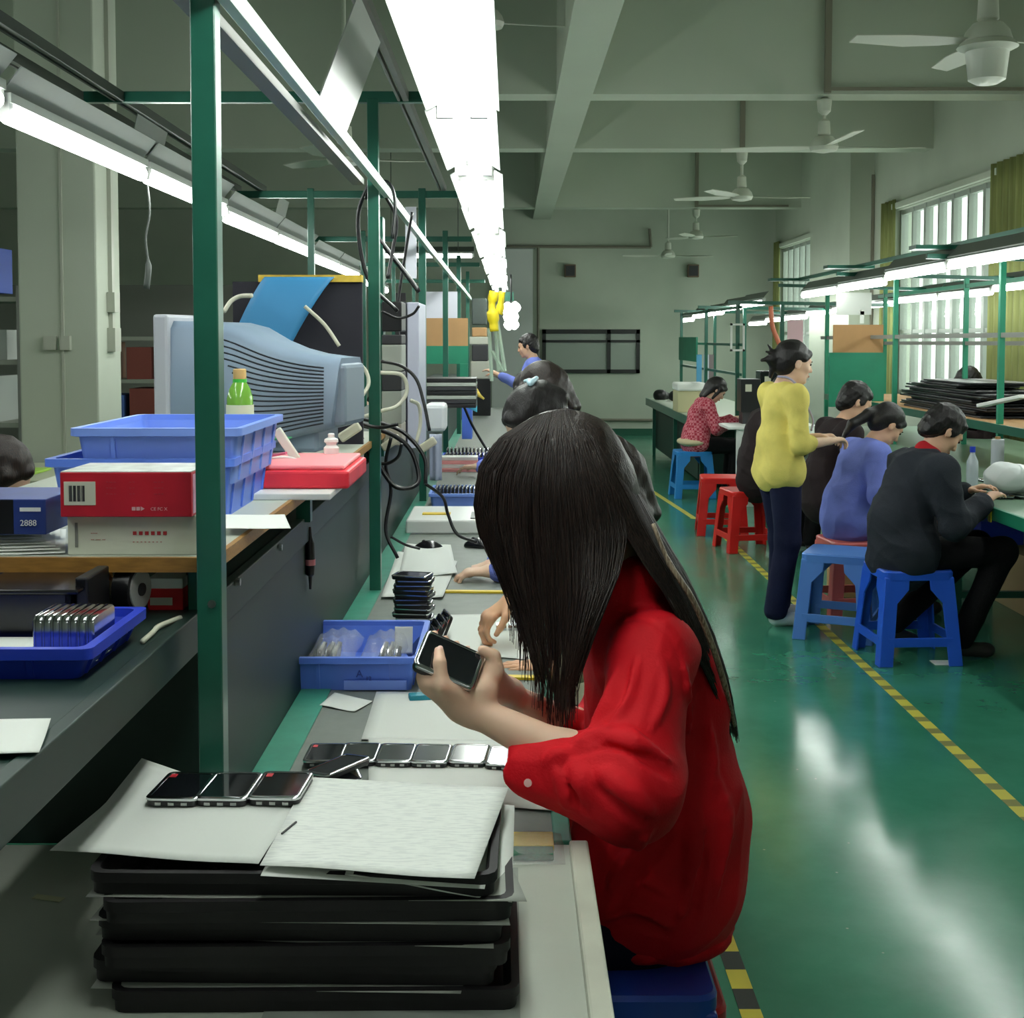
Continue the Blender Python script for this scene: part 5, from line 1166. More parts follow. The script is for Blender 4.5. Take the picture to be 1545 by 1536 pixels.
# roll, bag and parts on the right hand table
q = at(1505, 690, Y=7.35)
r = thing('film_roll', 'standing clear plastic roll on the right hand table behind the man in black', 'roll', (q.x, 7.35, ZT)); MB().lathe((0,0,0), [(.035,0),(.036,.004),(.036,.24),(.03,.244)], 20).build('roll', mat('roll_film', (196,200,206), .25), r, smooth=True); MB().lathe((0,0,.238), [(.015,0),(.015,.02)], 12).build('core', M_card, r)
b_ = MB(); skinbag = thing('plastic_bag', 'puffed white plastic bag on the right hand table', 'plastic bag', (at(1520,715,Y=6.6).x, 6.6, ZT))
q = at(1518, 712, Y=6.6); skin('bag', [el((q.x, 6.62, ZT+.10), (.11,.10,.085)), el((q.x+.09, 6.66, ZT+.09), (.08,.09,.075))], mat('bag_white', (206,212,212), .3), skinbag, .008, folds(.006, 50, 4))
for k in range(12):
    px, py = 1486+(k % 4)*17, 752-(k//4)*9; q = at(px, py, Z=ZT); device('chrome device in the loose pile on the right hand table, %s' % ORD[k], (q.x, q.y, ZT+.002+.013*(k//4)+.004*(k % 2)), rz=.5*math.sin(k*2.4), group='loose pile on the right hand table', kind='film' if k % 2 else 'plain')
q = at(1468, 655, Y=7.0)
r = thing('drink_bottle', 'clear bottle with a blue cap on the right hand table beside the man in black', 'bottle', (q.x, 7.0, ZT)); MB().lathe((0,0,0), [(.03,0),(.032,.1),(.03,.15),(.013,.19),(.013,.2)], 16).build('body', mat('clear_grey', (180,190,196), .15), r, smooth=True); MB().lathe((0,0,.2), [(.015,0),(.015,.03)], 14).build('cap', M_blue2, r)
# green + cardboard partition at right
r = thing('partition_board', 'cardboard and green partition across the right hand line behind the yellow topped woman', 'board', (2.75, 10.6, 1.2))
a = at(1257, 532, Y=10.6); b = at(1333, 490, Y=10.6); MB().box((a.x, 10.6, a.z), (b.x, 10.62, b.z)).build('cardboard', M_card, r, True)
c = at(1251, 568, Y=10.6); MB().box((c.x, 10.595, c.z-.25), (b.x+.01, 10.625, a.z)).build('green_board', M_greenb, r, True)
a = at(1298, 488, Y=10.6); MB().box((a.x, 10.6, a.z), (a.x+.03, 10.61, a.z+.1)).build('paper_strip', M_paper, r, True); a = at(1262, 475, Y=10.6); b = at(1315, 460, Y=10.6); MB().box((a.x, 10.6, a.z), (b.x, 10.61, b.z+.1)).build('white_panel', mat('notice_grey', (200,204,198), .6), r, True)
# monitors and towers farther along the right line
for k, (x0, x1, y0, y1, Y, m_, lab) in enumerate(((1118,1148,572,622,12.35,M_black,'black monitor behind the dark padded jacket worker'), (1147,1178,560,612,12.45,MATS['gloss_black'],'black computer case with a pale sticker on the right hand line'))):
    a = at(x0, y1, Y=Y); b = at(x1, y0, Y=Y); r = thing('computer_screen', lab, 'computer', ((a.x+b.x)/2, Y, a.z)); MB().box((a.x, Y, a.z), (b.x, Y+.25, b.z)).build('case', m_, r, True, bevel=.008)
    MB().box((a.x+.04, Y-.003, b.z-.12), (a.x+.10, Y, b.z-.05)).build('sticker', MATS['label_cream'], r, True); MB().box((a.x+.02, Y+.02, .745), (b.x-.02, Y+.22, a.z+.01)).build('stand', M_dark, r, True)
q = at(1042, 610, Y=14.2); r = thing('printer_box', 'cream box shaped printer with a white lid on the distant bench', 'printer', (q.x, 14.2, ZT))
a = at(1022, 617, Y=14.2); b = at(1064, 590, Y=14.2); MB().box((a.x, 14.2, ZT), (b.x, 14.6, b.z)).build('body', mat('cream_case', (196,190,150), .5), r, True, bevel=.01); MB().box((a.x-.01, 14.18, b.z), (b.x+.01, 14.6, b.z+.09)).build('lid', M_white, r, True, bevel=.02)
for k, (px, py) in enumerate(((985,603),(1008,605))):
    q = at(px, py, Z=ZT); skin_r = thing('black_bundle', 'small black bundle on the end of the distant bench, %s one' % ('left', 'right')[k], 'bundle', (q.x+.1, min(q.y, 17.2), ZT)); skin('bundle', [el((q.x+.1, min(q.y,17.2), ZT+.06), (.10,.12,.08)), el((q.x+.16, min(q.y,17.2)+.05, ZT+.05), (.10,.1,.05))], M_black, skin_r, .015, folds(.01, 30, k))
for k, (px, c_) in enumerate(((1051,(90,160,200)),(1062,(200,205,215)),(1069,(120,110,112)))):
    a = at(px, 577, Y=15.4); b = at(px+8, 535, Y=15.4); book_box('hanging_cloth', ('pale blue','white','brown grey')[k]+' cloth hanging on the distant line rail', 'cloth', (a.x, 15.4, a.z), (b.x, 15.43, b.z), mat('cl%d' % k, c_, .8))
a = at(1188, 520, Y=12.2); b = at(1212, 483, Y=12.2); book_box('pink_notice', 'pale pink notice sheet hanging at the end of the window side lights', 'notice', (a.x, 12.2, a.z), (b.x, 12.21, b.z), mat('pink_notice_m', (226,190,200), .7))
b_ = MB(); b_.tube(spline([at(1163,462,Y=12.0), at(1165,490,Y=12.0), at(1172,510,Y=12.0), at(1180,528,Y=12.0)], 5), .022, 8)
one('orange_hose', b_, mat('orange_hose', (196,110,80), .5), 'orange pink hose hanging from the end of the right hand lights', 'hose', smooth='all')
a = at(1102, 530, Y=13.0); b = at(1124, 488, Y=13.0); fr_ = MB(); 
for s0 in ((a.x, a.z, a.x+.02, b.z), (b.x-.02, a.z, b.x, b.z), (a.x, a.z, b.x, a.z+.02), (a.x, b.z-.02, b.x, b.z)): fr_.box((s0[0], 13.0, s0[1]), (s0[2], 13.02, s0[3]))
one('picture_frame', fr_, M_white, 'empty white rectangular frame hanging above the plaid jacket worker', 'frame')
book_box('cardboard_box', 'brown cardboard box under the right hand line behind the standing woman', 'box', (2.0, 7.75, 0), (2.35, 8.1, .30), M_card)
book_box('cardboard_box', 'large tan cardboard box under the right hand table by the frame edge', 'box', (2.9, 7.2, 0), (3.4, 7.7, .34), mat('card_tan', (170,150,110), .8))
book_box('blue_tub', 'blue tub under the right hand table at the frame edge', 'tub', (2.75, 7.5, .36), (3.0, 7.7, .5), M_blue2)
one('paper_scrap', MB().box((2.04,6.13,.001), (2.16,6.22,.003)), M_paper, 'white folded scrap of paper under the blue stool leg', 'paper scrap')
book_box('yellow_clip', 'small yellow clip on the right hand table edge beside the man in black', 'clip', (2.318, 6.2, .68), (2.324, 6.24, .735), M_yel)
# foot rail boxes on left room side: racks in the dim left part of the room
def rack(x0, x1, Y, z, lab, seed):
    r = thing('storage_rack', lab, 'rack', ((x0+x1)/2, Y, 0)); r_ = random.Random(seed)
    for x in (x0, x1):
        for y in (Y, Y+.5): MB().box((x-.02, y-.02, 0), (x+.02, y+.02, z)).build('upright', M_grey, r, True)
    for k in range(5): MB().box((x0, Y, .2+k*(z-.3)/4), (x1, Y+.5, .23+k*(z-.3)/4)).build('shelf', mat('rack_shelf', (140,144,132), .6), r, True)
    n = 0
    for k in range(4):
        x = x0+.05
        while x < x1-.2:
            w_ = r_.uniform(.12,.3); h_ = r_.uniform(.12,.3); c_ = r_.choice([(60,50,46),(150,110,80),(70,80,90),(150,156,150),(60,90,150),(120,60,50),(40,40,44)])
            book_box('stored_box', '%s box on the %s shelf of the %s' % ({(60,50,46):'dark brown',(150,110,80):'tan',(70,80,90):'slate',(150,156,150):'pale grey',(60,90,150):'blue',(120,60,50):'rusty red',(40,40,44):'black'}[c_], ORD[k], 'near left rack' if seed == 1 else 'far left rack') + ', %s along' % ORD[n % 16], 'box', (x, Y+.03, .231+k*(z-.3)/4), (x+w_, Y+.4, .231+k*(z-.3)/4+h_), mat('bx%d_%d' % c_[:2], c_, .7), group='boxes on the %s' % ('near left rack' if seed == 1 else 'far left rack')); n += 1; x += w_+r_.uniform(.03,.12)
rack(-4.6, -3.1, 8.2, 1.9, 'grey storage rack full of boxes at the left frame edge, left of the pillar', 1)
rack(-3.5, -2.2, 10.2, 1.65, 'grey storage rack with clutter seen between the pillar and the tube monitor', 2)
r = thing('work_table', 'pale work table beside the pillar at the left', 'table', (-2.3, 6.0, 0))
MB().box((-3.4, 5.5, .93), (-1.98, 6.3, .96)).build('table_top', mat('table_pale', (170,176,150), .5), r, True); MB().box((-3.4, 5.52, .86), (-1.99, 5.54, .93)).build('apron', M_alu, r, True)
for x in (-3.3, -2.05): MB().box((x, 5.55, 0), (x+.04, 5.6, .93)).build('leg', M_grey, r, True)
MB().box((-2.9, 6.25, 0), (-1.99, 6.28, .9)).build('back_panel', mat('panel_greenish', (140,148,128), .6), r, True)
book_box('green_folder', 'yellow green folder lying on the pale table by the pillar', 'folder', (-2.32, 5.7, .961), (-2.12, 5.95, .972), mat('folder_green', (150,190,70), .6))
book_box('white_blue_box', 'blue and white carton on top of the near left rack', 'box', (-3.6, 8.25, 1.86), (-3.3, 8.6, 2.15), mat('box_royal', (40,80,180), .5))
book_box('partition_wall', 'low grey partition across the dim left part of the room', 'partition', (-6.5, 13.0, 0), (-1.6, 13.1, 2.1), mat('part_grey', (116,118,110), .7))
# ================================================================== workers along the near bench
def loc(base, P): return (P[1]-base[1], -(P[0]-base[0]), P[2])      # world point -> local frame of someone facing the bench (-X)
def bench_worker(label, base, head, hf, hu, wrN, wrF, look, hN=None, hF=None, sh=.0, **J):
    c = lambda p: loc(base, p)
    H = np.array(head); nk = H+np.array((.065,.0,-.135))
    D = dict(head=c(H), hf=hf, hu=hu, neck=c(nk), chest=c((nk[0]+.01, nk[1], nk[2]-.16)), waist=c((base[0]+.02, base[1], .68)), shL=c((nk[0]+.03, nk[1]-.155, nk[2]-.07)), shR=c((nk[0]+.03, nk[1]+.155, nk[2]-.07)),
             wrL=c(wrN), wrR=c(wrF), elL=c((wrN[0]+.22, wrN[1]-.05, .82)), elR=c((wrF[0]+.22, wrF[1]+.05, .82)))
    if hN: D['handL'] = hN
    if hF: D['handR'] = hF
    D.update(J); return person(label, base, 180, D, look, vox=look.get('vox', .006))
stoolpos = [(.31, 3.45), (.36, 4.55), (.36, 5.7), (.36, 7.9)]
for k, (x, y) in enumerate(stoolpos):
    stool('stool under the seated workers along the near bench, %s beyond the red shirt' % ORD[k], (x, y, 0), .05*k, M_sb if k % 2 else M_red, h=.45 if k % 2 else .45)
a = at(906, 728, Y=3.40); w1 = at(846, 1012, Y=3.18); w2 = at(772, 905, Y=3.42)
bench_worker('worker in a cream top with long dark hair, hands over the white paper', (.31, 3.45), tuple(a), (.0,.86,-.5), (0,.5,.86), tuple(w1), tuple(w2),
    dict(top=cloth('cream_top', (206,200,172)), bottom=denim, hair='bob', hairm=M_hairb, sleeve=.9, bulk=.014, hand=.95, curlL=.16, curlR=.95, thumb=.6, vox=.0045, skin=skinm('skin_warm', (214,166,132)), palmR=(0,-.0,1), palmL=(0,.1,1)),
    hN=(.10,1,.10), hF=(-.25,.75,-.50), elL=loc((.31,3.45), (.32,3.14,.82)), elR=loc((.31,3.45), (.24,3.62,.86)))
a = at(806, 640, Y=4.5); w1 = at(742, 862, Y=4.32); w2 = at(745, 850, Y=4.62)
r3, g3, W3, R3 = bench_worker('worker in blue sleeves with pinned up dark hair and a pale clip', (.36, 4.55), tuple(a), (.0,.8,-.6), (0,.6,.8), tuple(w1), tuple(w2),
    dict(top=uni, bottom=denim, hair='tied', hairm=M_hair, sleeve=.92, bulk=.016, hand=.95, curlL=.75, curlR=.5, vox=.0055, hs=1.08, locks=[((0,-.08,.06),(0,-.11,.02),.05,.04),((-.06,.02,.04),(-.05,-.06,.08),.03,.03),((.06,.02,.04),(.05,-.06,.08),.03,.03)]),
    hN=(.05,1,-.05), elL=loc((.36,4.55), (.22,4.25,.80)))
skin('hair_clip', [rc(W3(-.045,-.07,.115), W3(-.01,-.095,.115), .012, .008, .01), rc(W3(-.035,-.07,.125), W3(-.02,-.06,.13), .008, .006, .01)], mat('clip_pale', (190,220,235), .3), r3, .003)
a = at(818, 590, Y=5.6)
bench_worker('fourth worker with brownish hair, only the top of the head showing above the others', (.36, 5.7), tuple(a), (.0,.8,-.6), (0,.6,.8), (.0,5.5,.80), (.0,5.85,.80), dict(top=uni, bottom=denim, hair='bob', hairm=M_hairb, vox=.008, bulk=.016))
a = at(800, 590, Y=7.8); w1 = at(722, 704, Y=7.6)
bench_worker('fifth worker hidden behind the others, one hand reaching to the pale bin', (.36, 7.9), tuple(a), (.0,.7,-.7), (0,.7,.7), tuple(w1), (.02,8.0,.80), dict(top=uni, bottom=denim, hair='bob', vox=.009, bulk=.016))
# ================================================================== the near worker in the red shirt
HB = (.30, 2.36, 0)
hero = thing('person', 'near worker in a red shirt with very long dark hair, examining a handheld device', 'person', HB, group='workers')
A = lambda px, py, Y: np.array(at(px, py, Y=Y))
H = A(853, 735, 2.30); hf = np.array((-.88,0,-.47)); hu = np.array((-.47,0,.88))
hp, W, R = headp(H, hf, hu, .98)
shN, shF = A(985, 985, 2.17), A(960, 960, 2.46); elN, elF = A(950, 1190, 2.03), A(915, 1130, 2.50); wrN, wrF = A(703, 1066, 2.10), A(768, 1050, 2.33)
pel = np.array((.27, 2.36, .565)); wai = A(985, 1300, 2.34); che = A(985, 1060, 2.32); nek = A(950, 890, 2.31)
b = [rc(pel-(0,.05,.03), pel+(0,.05,-.03), .08, .08, .05), rc(pel, wai, .10, .09, .06), rc(wai, che, .09, .10, .06), rc(shN, shF, .045, .045, .06), rc(che, nek, .08, .05, .05), rc(nek, H-hu*.055-hf*.012, .048, .045, .03)]
b += [rc(shN, elN, .042, .036, .03), rc(shF, elF, .042, .036, .03)]
for e_, w_ in ((elN, wrN), (elF, wrF)):
    m_ = e_+(w_-e_)*.35; b += [rc(e_, m_, .037, .039, .03), rc(m_, w_, .039, .0235, .03, (unit(np.cross(w_-e_, (0,0,1))), .92))]
kn1, kn2 = np.array((-.17, 2.29, .53)), np.array((-.16, 2.46, .54))
for k_, h_ in ((kn1, pel-(0,.05,.03)), (kn2, pel+(0,.06,-.03))):
    b += [rc(h_, k_, .075, .055, .04), rc(k_, k_+(.02,0,-.44), .05, .035, .03), rc(k_+(.02,0,-.47), k_+(-.13,0,-.505), .033, .024, .03)]
# the near hand holds the device from below, thumb on the screen; the far hand steadies its other side
dN = unit(A(648, 1000, 2.12)-wrN); tN = unit(A(690, 1000, 2.02)-A(672, 1040, 2.06)); nN = np.array((-.35,-.25,-.8))
b += [rc(wrN-dN*.01, wrN+dN*.05, .0235, .026, .02, (unit(np.array((.3,.9,.0))), .8))]
pb = wrN+dN*.055
D0 = A(676, 1000, 2.10)                                            # device centre
ex = unit(A(714, 1018, 2.115)-A(640, 985, 2.115)); ez_ = unit(np.array((.15,-.66,.74))); ez_ = unit(ez_-ex*np.dot(ez_, ex)); ey = np.cross(ez_, ex)   # long axis ex, screen normal ez_
DR = Matrix((ey*-1, ex, ez_)).transposed() if False else Matrix(np.stack([-ey, ex, ez_], 1).tolist())
Q = lambda x, y, z: D0+ex*x+ey*y+ez_*z
# palm plate under the device
b += [rc(wrN+dN*.012, Q(-.008,-.030,-.022), .026, .022, .02), rc(wrN+dN*.012, Q(.022,-.034,-.020), .024, .020, .02), rc(Q(-.012,-.028,-.024), Q(.022,-.030,-.024), .019, .019, .02)]
for i, x in enumerate((-.034, -.014, .006, .026)):
    p0 = Q(x*.85,-.026,-.026); p1 = Q(x-.003,.004,-.030); p2 = Q(x-.004,.032,-.024); p3 = Q(x-.004,.045,-.006); r_ = .0088-.0004*i
    b += [rc(p0, p1, r_+.001, r_, .010), rc(p1, p2, r_, r_*.92, .004), rc(p2, p3, r_*.92, r_*.8, .004)]
t0 = wrN+dN*.030+np.array((.012,-.016,.0)); t1 = Q(.004,-.046,.002); t2 = Q(-.014,-.020,.020); t3 = Q(-.022,.002,.017)
b += [rc(t0, t1, .017, .0135, .014), rc(t1, t2, .0128, .0108, .006), rc(t2, t3, .0108, .0085, .004)]
# far hand
pf = Q(.062, .006, -.014); dF = unit(pf-wrF)
b += [rc(wrF, wrF+dF*.03, .024, .026, .02), rc(wrF+dF*.015, Q(.075,-.012,-.014), .025, .018, .02), rc(wrF+dF*.015, Q(.072,.030,-.012), .024, .016, .02), rc(Q(.072,-.008,-.014), Q(.070,.03,-.012), .017,.016,.016)]
for i, y in enumerate((.040, .022, .003, -.016)):
    p0 = Q(.068, y*.9, -.014); p1 = Q(.052, y+.004, -.028); p2 = Q(.028, y+.006, -.033); r_ = .0082-.0004*i; b += [rc(p0, p1, .0095, r_, .008), rc(p1, p2, r_, r_*.85, .004)]
u0 = Q(.080,.024,.0); u1 = Q(.066,.040,.014); u2 = Q(.044,.038,.018); b += [rc(u0, u1, .0125, .0105, .012), rc(u1, u2, .0105, .0085, .004)]
skin('body', b+hp, M_skin, hero, .0042)
for p_, n_, w_ in ((t3, ez_, .0062), ):
    skin('fingernail', [el(p_+n_*.0062, (.0055,.0075,.0022), DR.to_3x3() if False else np.stack([ex, ey, ez_], 1))], mat('nail', (236,196,184), .3), hero, .0012)
# shirt
red = cloth('red_shirt', (204,16,30), .7, .12)
cuf = A(806, 1163, 2.06)
s = [rc(A(985, 1322, 2.30), A(1000, 1225, 2.325), .142, .146, .06), rc(A(1000, 1225, 2.335), A(985, 1010, 2.32), .144, .122, .06), rc(shN+(0,.02,0), shF-(0,.02,0), .070, .070, .07), rc(che, nek-(0,0,.03), .11, .060, .06),
     rc(A(1000, 1330, 2.30), A(965, 1330, 2.29), .140, .132, .05), rc(A(950, 880, 2.28), A(940, 872, 2.34), .052, .050, .03)]
s += [rc(shN, elN, .068, .080, .04), rc(elN, cuf+(.05,0,0), .084, .066, .03), rc(cuf+(.05,0,.0), cuf, .056, .049, .02), rc(shF, elF, .066, .075, .04), rc(elF, A(858, 1100, 2.42), .07, .05, .03)]
base_s = list(s)
def ridge(pts, r, cut=False, k=.012):
    Q_ = spline([(x, y, 0) for x, y in pts], 4); P = [onsurf(base_s, q_[0], q_[1]) for q_ in Q_]; n = len(P); out = []
    for i in range(n-1):
        if P[i] is None or P[i+1] is None or np.linalg.norm(P[i]-P[i+1]) > .05: continue
        ra, rb = (max(.0015, r*math.sin(math.pi*(q_+.15)/(n-.7))**.8) for q_ in (i, i+1)); o = -.35 if cut else .25
        out.append(rc(P[i]+(0, ra*o, 0), P[i+1]+(0, rb*o, 0), ra, rb, k, None, cut))
    return out
for pts, r in (([(862,1128),(905,1108),(960,1122),(1022,1152)], .012), ([(905,1165),(945,1195),(990,1232)], .013), ([(862,1150),(880,1180),(888,1212)], .010), ([(838,1160),(852,1190),(858,1215)], .008),
    ([(930,1010),(915,1060),(893,1098)], .009), ([(962,990),(950,1045),(925,1092)], .009), ([(1030,1000),(1042,1070),(1036,1130)], .010), ([(1000,1000),(1005,1050),(985,1100)], .008),
    ([(985,1255),(945,1300),(918,1340)], .012), ([(1080,1160),(1094,1260),(1080,1360)], .011), ([(1045,1200),(1045,1300),(1022,1400)], .012), ([(905,1392),(955,1378),(1015,1400)], .010), ([(1062,1060),(1075,1130),(1072,1200)], .009), ([(940,1340),(975,1330),(1005,1350)], .008), ([(820,1150),(838,1140),(860,1135)], .007)): s += ridge(pts, r)
for pts, r in (([(872,1140),(920,1128),(975,1146),(1012,1170)], .007), ([(895,1185),(935,1218),(968,1246)], .008), ([(850,1162),(866,1195),(872,1222)], .005), ([(1055,1000),(1062,1090),(1052,1190)], .006),
    ([(945,1010),(932,1060),(908,1100)], .005), ([(1062,1220),(1062,1310),(1045,1390)], .007), ([(1010,1260),(960,1320),(925,1370)], .007), ([(915,1405),(960,1395),(1010,1415)], .006)): s += ridge(pts, r, True, .010)
s += ridge([(922,942),(955,928),(992,942),(1022,978),(1034,1040)], .003, True, .004)
s += ridge([(818,1136),(812,1165),(826,1196)], .0028, True, .004)
s += [rc(A(780, 1156, 2.06), A(770, 1152, 2.06), .030, .030, .012, None, True)]
skin('shirt', s, red, hero, .005, folds(.0075, 21, 2))
hm = [rc(A(1000, 1398, 2.31), A(965, 1398, 2.30), .130, .126, .03, (np.array((0,0,1.)), .30))]
skin('hem_band', hm, red, hero, .005, folds(.0025, 90, 6))
b_ = MB(); q = A(795, 1180, 2.0); b_.lathe((0,0,0), [(.002,0),(.0065,.001),(.0065,.003),(.003,.0035)], 16)
bt = b_.build('cuff_button', mat('button_pale', (236,190,186), .3), hero, smooth=True); bt.location = Vector(A(797, 1181, 2.012))-Vector(HB); bt.rotation_euler = (math.radians(80), 0, -.3)
cb = [rc(cuf+(.004,0,0), cuf-(.006,0,0)+(0,0,0), .050, .049, .01)]
pn = [rc(pel-(0,.05,.03), pel+(0,.05,-.03), .098, .098, .05)]
for k_, h_ in ((kn1+(0,-.06,-.02), np.array((.235,2.27,.53))), (kn2, pel+(0,.06,-.03))): pn += [rc(h_, k_, .096, .070, .04), rc(k_, k_+(.02,0,-.42), .066, .055, .03)]
skin('trousers', pn, cloth('near_navy', (18,20,40)), hero, .008, folds(.004, 24, 5))
for k_ in (kn1, kn2): skin('shoe', [rc(k_+(.03,0,-.495), k_+(-.11,0,-.505), .038, .032, .03)], mat('dark_shoe', (52,46,46), .5), hero, .007)
# hair: two closed lofts (front fall and back fall) plus loose strands
FR = [  # near-side guides, front to back: (px, py, Y)
 [(800,632,2.30),(752,662,2.29),(722,705,2.285),(716,762,2.28),(724,806,2.28),(745,850,2.28),(768,905,2.27)],
 [(812,626,2.29),(776,660,2.245),(748,715,2.235),(742,780,2.23),(760,850,2.225),(785,925,2.215),(806,1010,2.20)],
 [(826,622,2.28),(806,664,2.215),(790,730,2.195),(790,800,2.19),(800,875,2.185),(815,955,2.175),(830,1040,2.17)],
 [(842,619,2.28),(840,664,2.205),(840,735,2.178),(845,810,2.170),(852,890,2.160),(852,965,2.150),(846,1050,2.145)],
 [(856,618,2.28),(872,664,2.205),(890,735,2.178),(902,810,2.165),(900,880,2.125),(880,955,2.105),(858,1040,2.115)],
 [(868,620,2.29),(900,668,2.225),(930,740,2.20),(948,805,2.19),(935,865,2.125),(900,945,2.10),(868,1030,2.11)]]
BK = [
 [(850,620,2.28),(885,668,2.22),(915,735,2.20),(940,800,2.19),(968,848,2.17),(1010,905,2.165),(1062,1010,2.20),(1100,1095,2.28)],
 [(858,619,2.28),(900,665,2.235),(940,735,2.22),(972,800,2.21),(1008,860,2.20),(1045,935,2.215),(1080,1020,2.25),(1106,1100,2.30)],
 [(866,621,2.30),(915,665,2.29),(960,735,2.29),(996,800,2.29),(1036,868,2.29),(1072,945,2.30),(1100,1030,2.31),(1113,1110,2.325)]]
def guide(G, t):
    x = t*(len(G)-1); i = min(int(x), len(G)-2); f = x-i; return np.array(G[i])*(1-f)+np.array(G[i+1])*f
def lerp_g(GS, u, t):
    x = u*(len(GS)-1); i = min(int(x), len(GS)-2); f = x-i; return guide(GS[i], t)*(1-f)+guide(GS[i+1], t)*f
def hair_loft(mb, GS, t1, ymid, nu=26, nt=34, thin=.0):
    rings = []
    for j in range(nt+1):
        t = t1*j/nt; ring = []
        for i in range(nu):
            g_ = lerp_g(GS, i/(nu-1), t); y = g_[2]+.003*math.sin(i*2.1+j*.15)
            ring.append(A(g_[0], g_[1], y))
        for i in range(nu-1, -1, -1):
            g_ = lerp_g(GS, i/(nu-1), t); yy = g_[2]; far = max(yy+.03, 2*ymid-yy) if thin == 0 else yy+thin
            p_ = A(g_[0], g_[1], yy); ring.append(np.array((p_[0], far, p_[2])))
        rings.append(ring)
    mb.loft(rings)
mb = MB(); hair_loft(mb, FR, .80, 2.30); hair_loft(mb, BK, .97, 2.32)
mb.build('hair', M_hairb, hero, True, smooth='all')
skin('hair_crown', [el(W(0,-.018,.040), (.090,.104,.092), R, .02), el(W(0,-.055,-.02), (.082,.070,.10), R, .03)], M_hairb, hero, .006, folds(.002, 90, 9))
st = MB(); rr_ = np.random.default_rng(5)
def strand(GS, u, t0, t1, off, amp, r0=.0011, side=0):
    pts = []; n = 13; ph = rr_.uniform(0, 6); du = rr_.normal(0, .012)
    for k in range(n):
        t = t0+(t1-t0)*k/(n-1); g_ = lerp_g(GS, min(1, max(0, u+du*t)), min(t, 1.0)); ex_ = max(0, t-1)
        p_ = A(g_[0]+amp*math.sin(ph+t*5)*t, g_[1]+ex_*260, g_[2]-off)
        if side: p_[1] = 2*2.30-p_[1]
        pts.append(p_)
    st.tube(pts, [r0*(1-.6*(k/(n-1))**2) for k in range(n)], 3, cap=False)
for k in range(620): strand(FR, rr_.uniform(0, 1), 0.0, rr_.uniform(.82, 1.24), rr_.uniform(-.002, .006), rr_.uniform(0, 5))
for k in range(120): strand(FR, rr_.uniform(0, .35), 0.1, rr_.uniform(.7, 1.0), rr_.uniform(-.03, .01), rr_.uniform(2, 9))
for k in range(330): strand(BK, rr_.uniform(0, 1)**.8, 0.0, rr_.uniform(.86, 1.05), rr_.uniform(-.002, .006), rr_.uniform(0, 3))
for k in range(120): strand(FR, rr_.uniform(0, 1), 0.0, rr_.uniform(.8, 1.1), 0, 3, side=1)
st.build('hair_strands', M_hairb, hero, True, smooth='all')['kind'] = 'stuff'
lk = MB(); lk.tube(spline([A(985,790,2.20), A(1010,850,2.185), A(1045,905,2.185), A(1075,975,2.21), A(1098,1050,2.255), A(1108,1095,2.30)], 5), [.004]*5+[.0055]*15+[.004]*6, 6)
lk.build('lightened_lock', hairm('light_lock', (92,76,58), (176,160,136)), hero, True, smooth='all')['label'] = 'lightened streak of hair down the back'
# the device in her hand
dv = device('thick black handheld device held up in the hands of the near worker', (0,0,0), group='device in the hand', kind='held', s=1.0)
dv.location = Vector(D0-ez_*.012); dv.rotation_euler = DR.to_euler(); dv.scale = (1.0, 1.0, 1.9)
# a thing or two beside her on the bench
b_ = MB(); b_.tube(spline([at(800,1092,Y=2.55), at(822,1080,Y=2.5), at(830,1110,Y=2.45), at(828,1150,Y=2.4)], 5), .004, 6)
one('black_cable', b_, M_black, 'short black cable curling on the bench beyond the near forearm', 'cable', smooth='all')
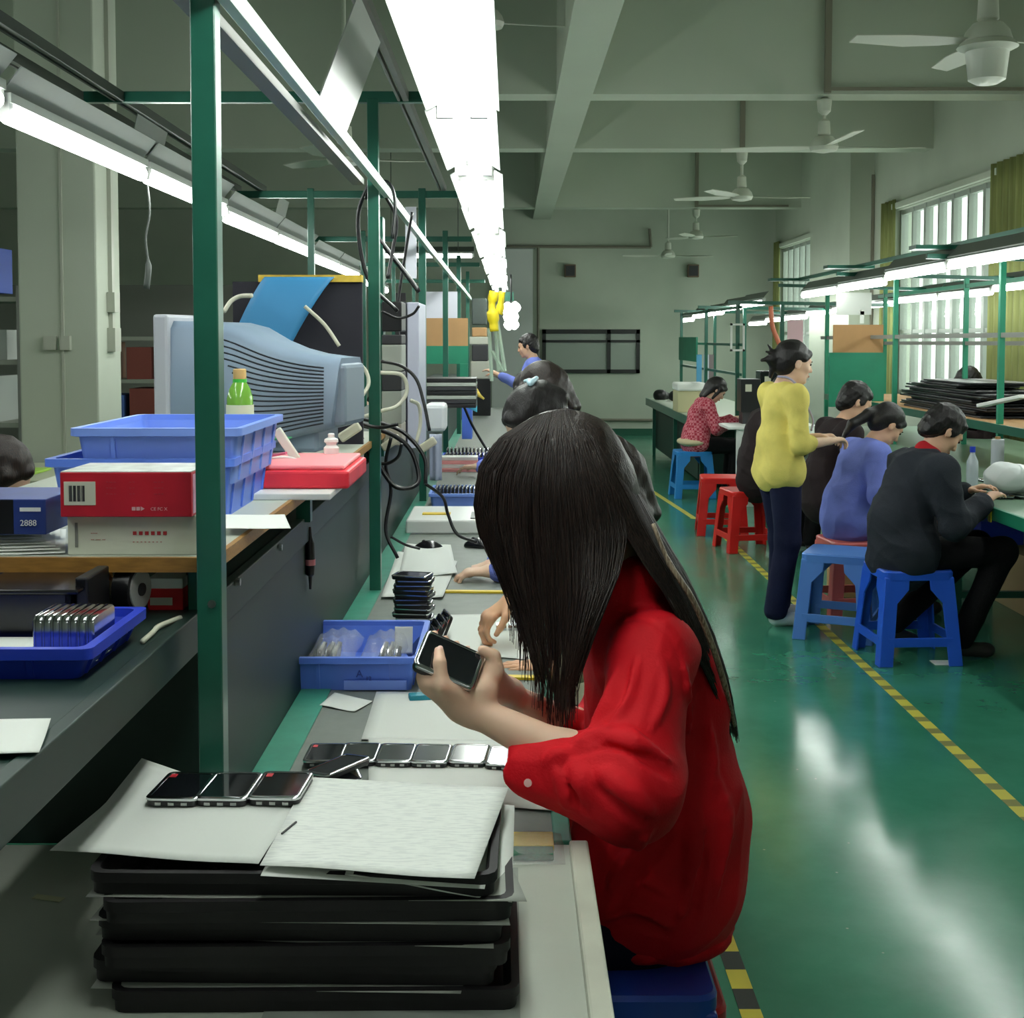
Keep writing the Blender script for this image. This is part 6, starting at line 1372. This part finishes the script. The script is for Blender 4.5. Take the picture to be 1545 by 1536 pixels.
# ================================================================== cables around the second and third posts
cab = [([(560,268),(540,330),(555,420),(600,470)], 4.25, .007, M_black, 'black cable loop from the rail beside the second post, nearest'),
 ([(575,285),(598,330),(592,380),(585,420)], 4.3, .006, M_black, 'black cable dropping behind the second post under the rail'),
 ([(552,300),(560,280),(585,275),(596,305),(592,360)], 4.2, .006, M_black, 'black cable hooked over the rail at the second post'),
 ([(560,330),(572,360),(610,410),(632,440)], 4.6, .009, M_black, 'thick black cable slanting down to the third post'),
 ([(576,470),(600,480),(622,474),(632,462)], 4.5, .005, M_black, 'thin black cable across the power units, upper'),
 ([(575,545),(605,552),(628,572),(640,610),(648,650)], 4.5, .006, M_black, 'black cable running from the power units to the third post'),
 ([(572,562),(606,566),(614,590),(600,612),(575,620),(540,632)], 4.5, .007, mat('cable_cream', (206,204,186), .5), 'thick cream cable looping out behind the second post'),
 ([(620,604),(632,612),(634,640),(628,668)], 4.7, .007, MATS['cable_cream'], 'cream cable with a plug hanging by the third post'),
 ([(540,640),(590,655),(620,680),(632,720),(622,735),(598,735),(580,715),(568,690)], 4.3, .008, M_black, 'big black cable loop hanging below the second post shelf'),
 ([(545,632),(580,640),(612,655),(640,690),(642,730)], 4.35, .007, M_black, 'black cable sweeping down beside the third post'),
 ([(590,660),(582,700),(590,740),(582,800),(600,842)], 4.3, .006, M_black, 'black cable hanging along the panel to the papers, left'),
 ([(642,730),(668,750),(676,776),(690,806),(720,818)], 4.6, .006, M_black, 'black mouse cable running over the pale bin'),
 ([(590,810),(612,822),(634,828)], 4.75, .005, M_black, 'short black mouse cable by the left mouse'),
 ([(525,630),(548,640),(575,645),(600,640)], 4.1, .006, M_black, 'black cable behind the monitor base'),
 ([(545,600),(556,580),(552,560),(538,545)], 4.0, .006, MATS['cable_cream'], 'cream cable curling at the back of the monitor'),
 ([(460,462),(490,490),(512,522)], 3.95, .006, MATS['cable_cream'], 'cream cable crossing the dark board to the monitor'),
 ([(338,470),(348,455),(362,447),(380,446)], 3.9, .007, MATS['cable_cream'], 'cream cable arching left of the blue sheet'),
 ([(545,658),(560,690),(580,700),(600,690),(606,670)], 4.25, .006, M_black, 'small black cable loop under the white plug'),
 ([(622,320),(612,380),(600,470),(606,560)], 5.0, .006, M_black, 'black cable hanging straight down between the posts'),
 ([(692,594),(712,640),(735,680)], 7.5, .008, M_black, 'thin dark cable under the yellow ribbon cables')]
for pts, Y, r_, m_, lab in cab:
    b_ = MB(); b_.tube(spline([at(x, y, Y=Y+.03*math.sin(i)) for i, (x, y) in enumerate(pts)], 7), r_, 7)
    one('cable', b_, m_, lab, 'cable', smooth='all')
for k, (px, py) in enumerate(((644,672),(590,668),(528,652))):
    q = at(px, py, Y=4.5 if k < 2 else 3.9); b_ = MB(); b_.bar(q+Vector((-.03,0,-.02)), q+Vector((.03,0,.02)), .03, .03)
    one('plug', b_, mat('plug_cream', (200,196,176), .5), ('cream plug by the third post', 'cream plug among the cables below the power units', 'black plug behind the monitor base')[k] , 'plug', bevel=.006)
# hanging chain-like clip at the left
b_ = MB(); b_.tube(spline([at(222,275,Y=4.9), at(226,320,Y=4.9), at(220,360,Y=4.9), at(224,400,Y=4.9), at(221,436,Y=4.9)], 4), [.004]*12+[.012]*5, 6)
one('pull_cord', b_, mat('cord_grey', (90,96,92), .4), 'thin pull cord with clips hanging from the left light row', 'cord', smooth='all')
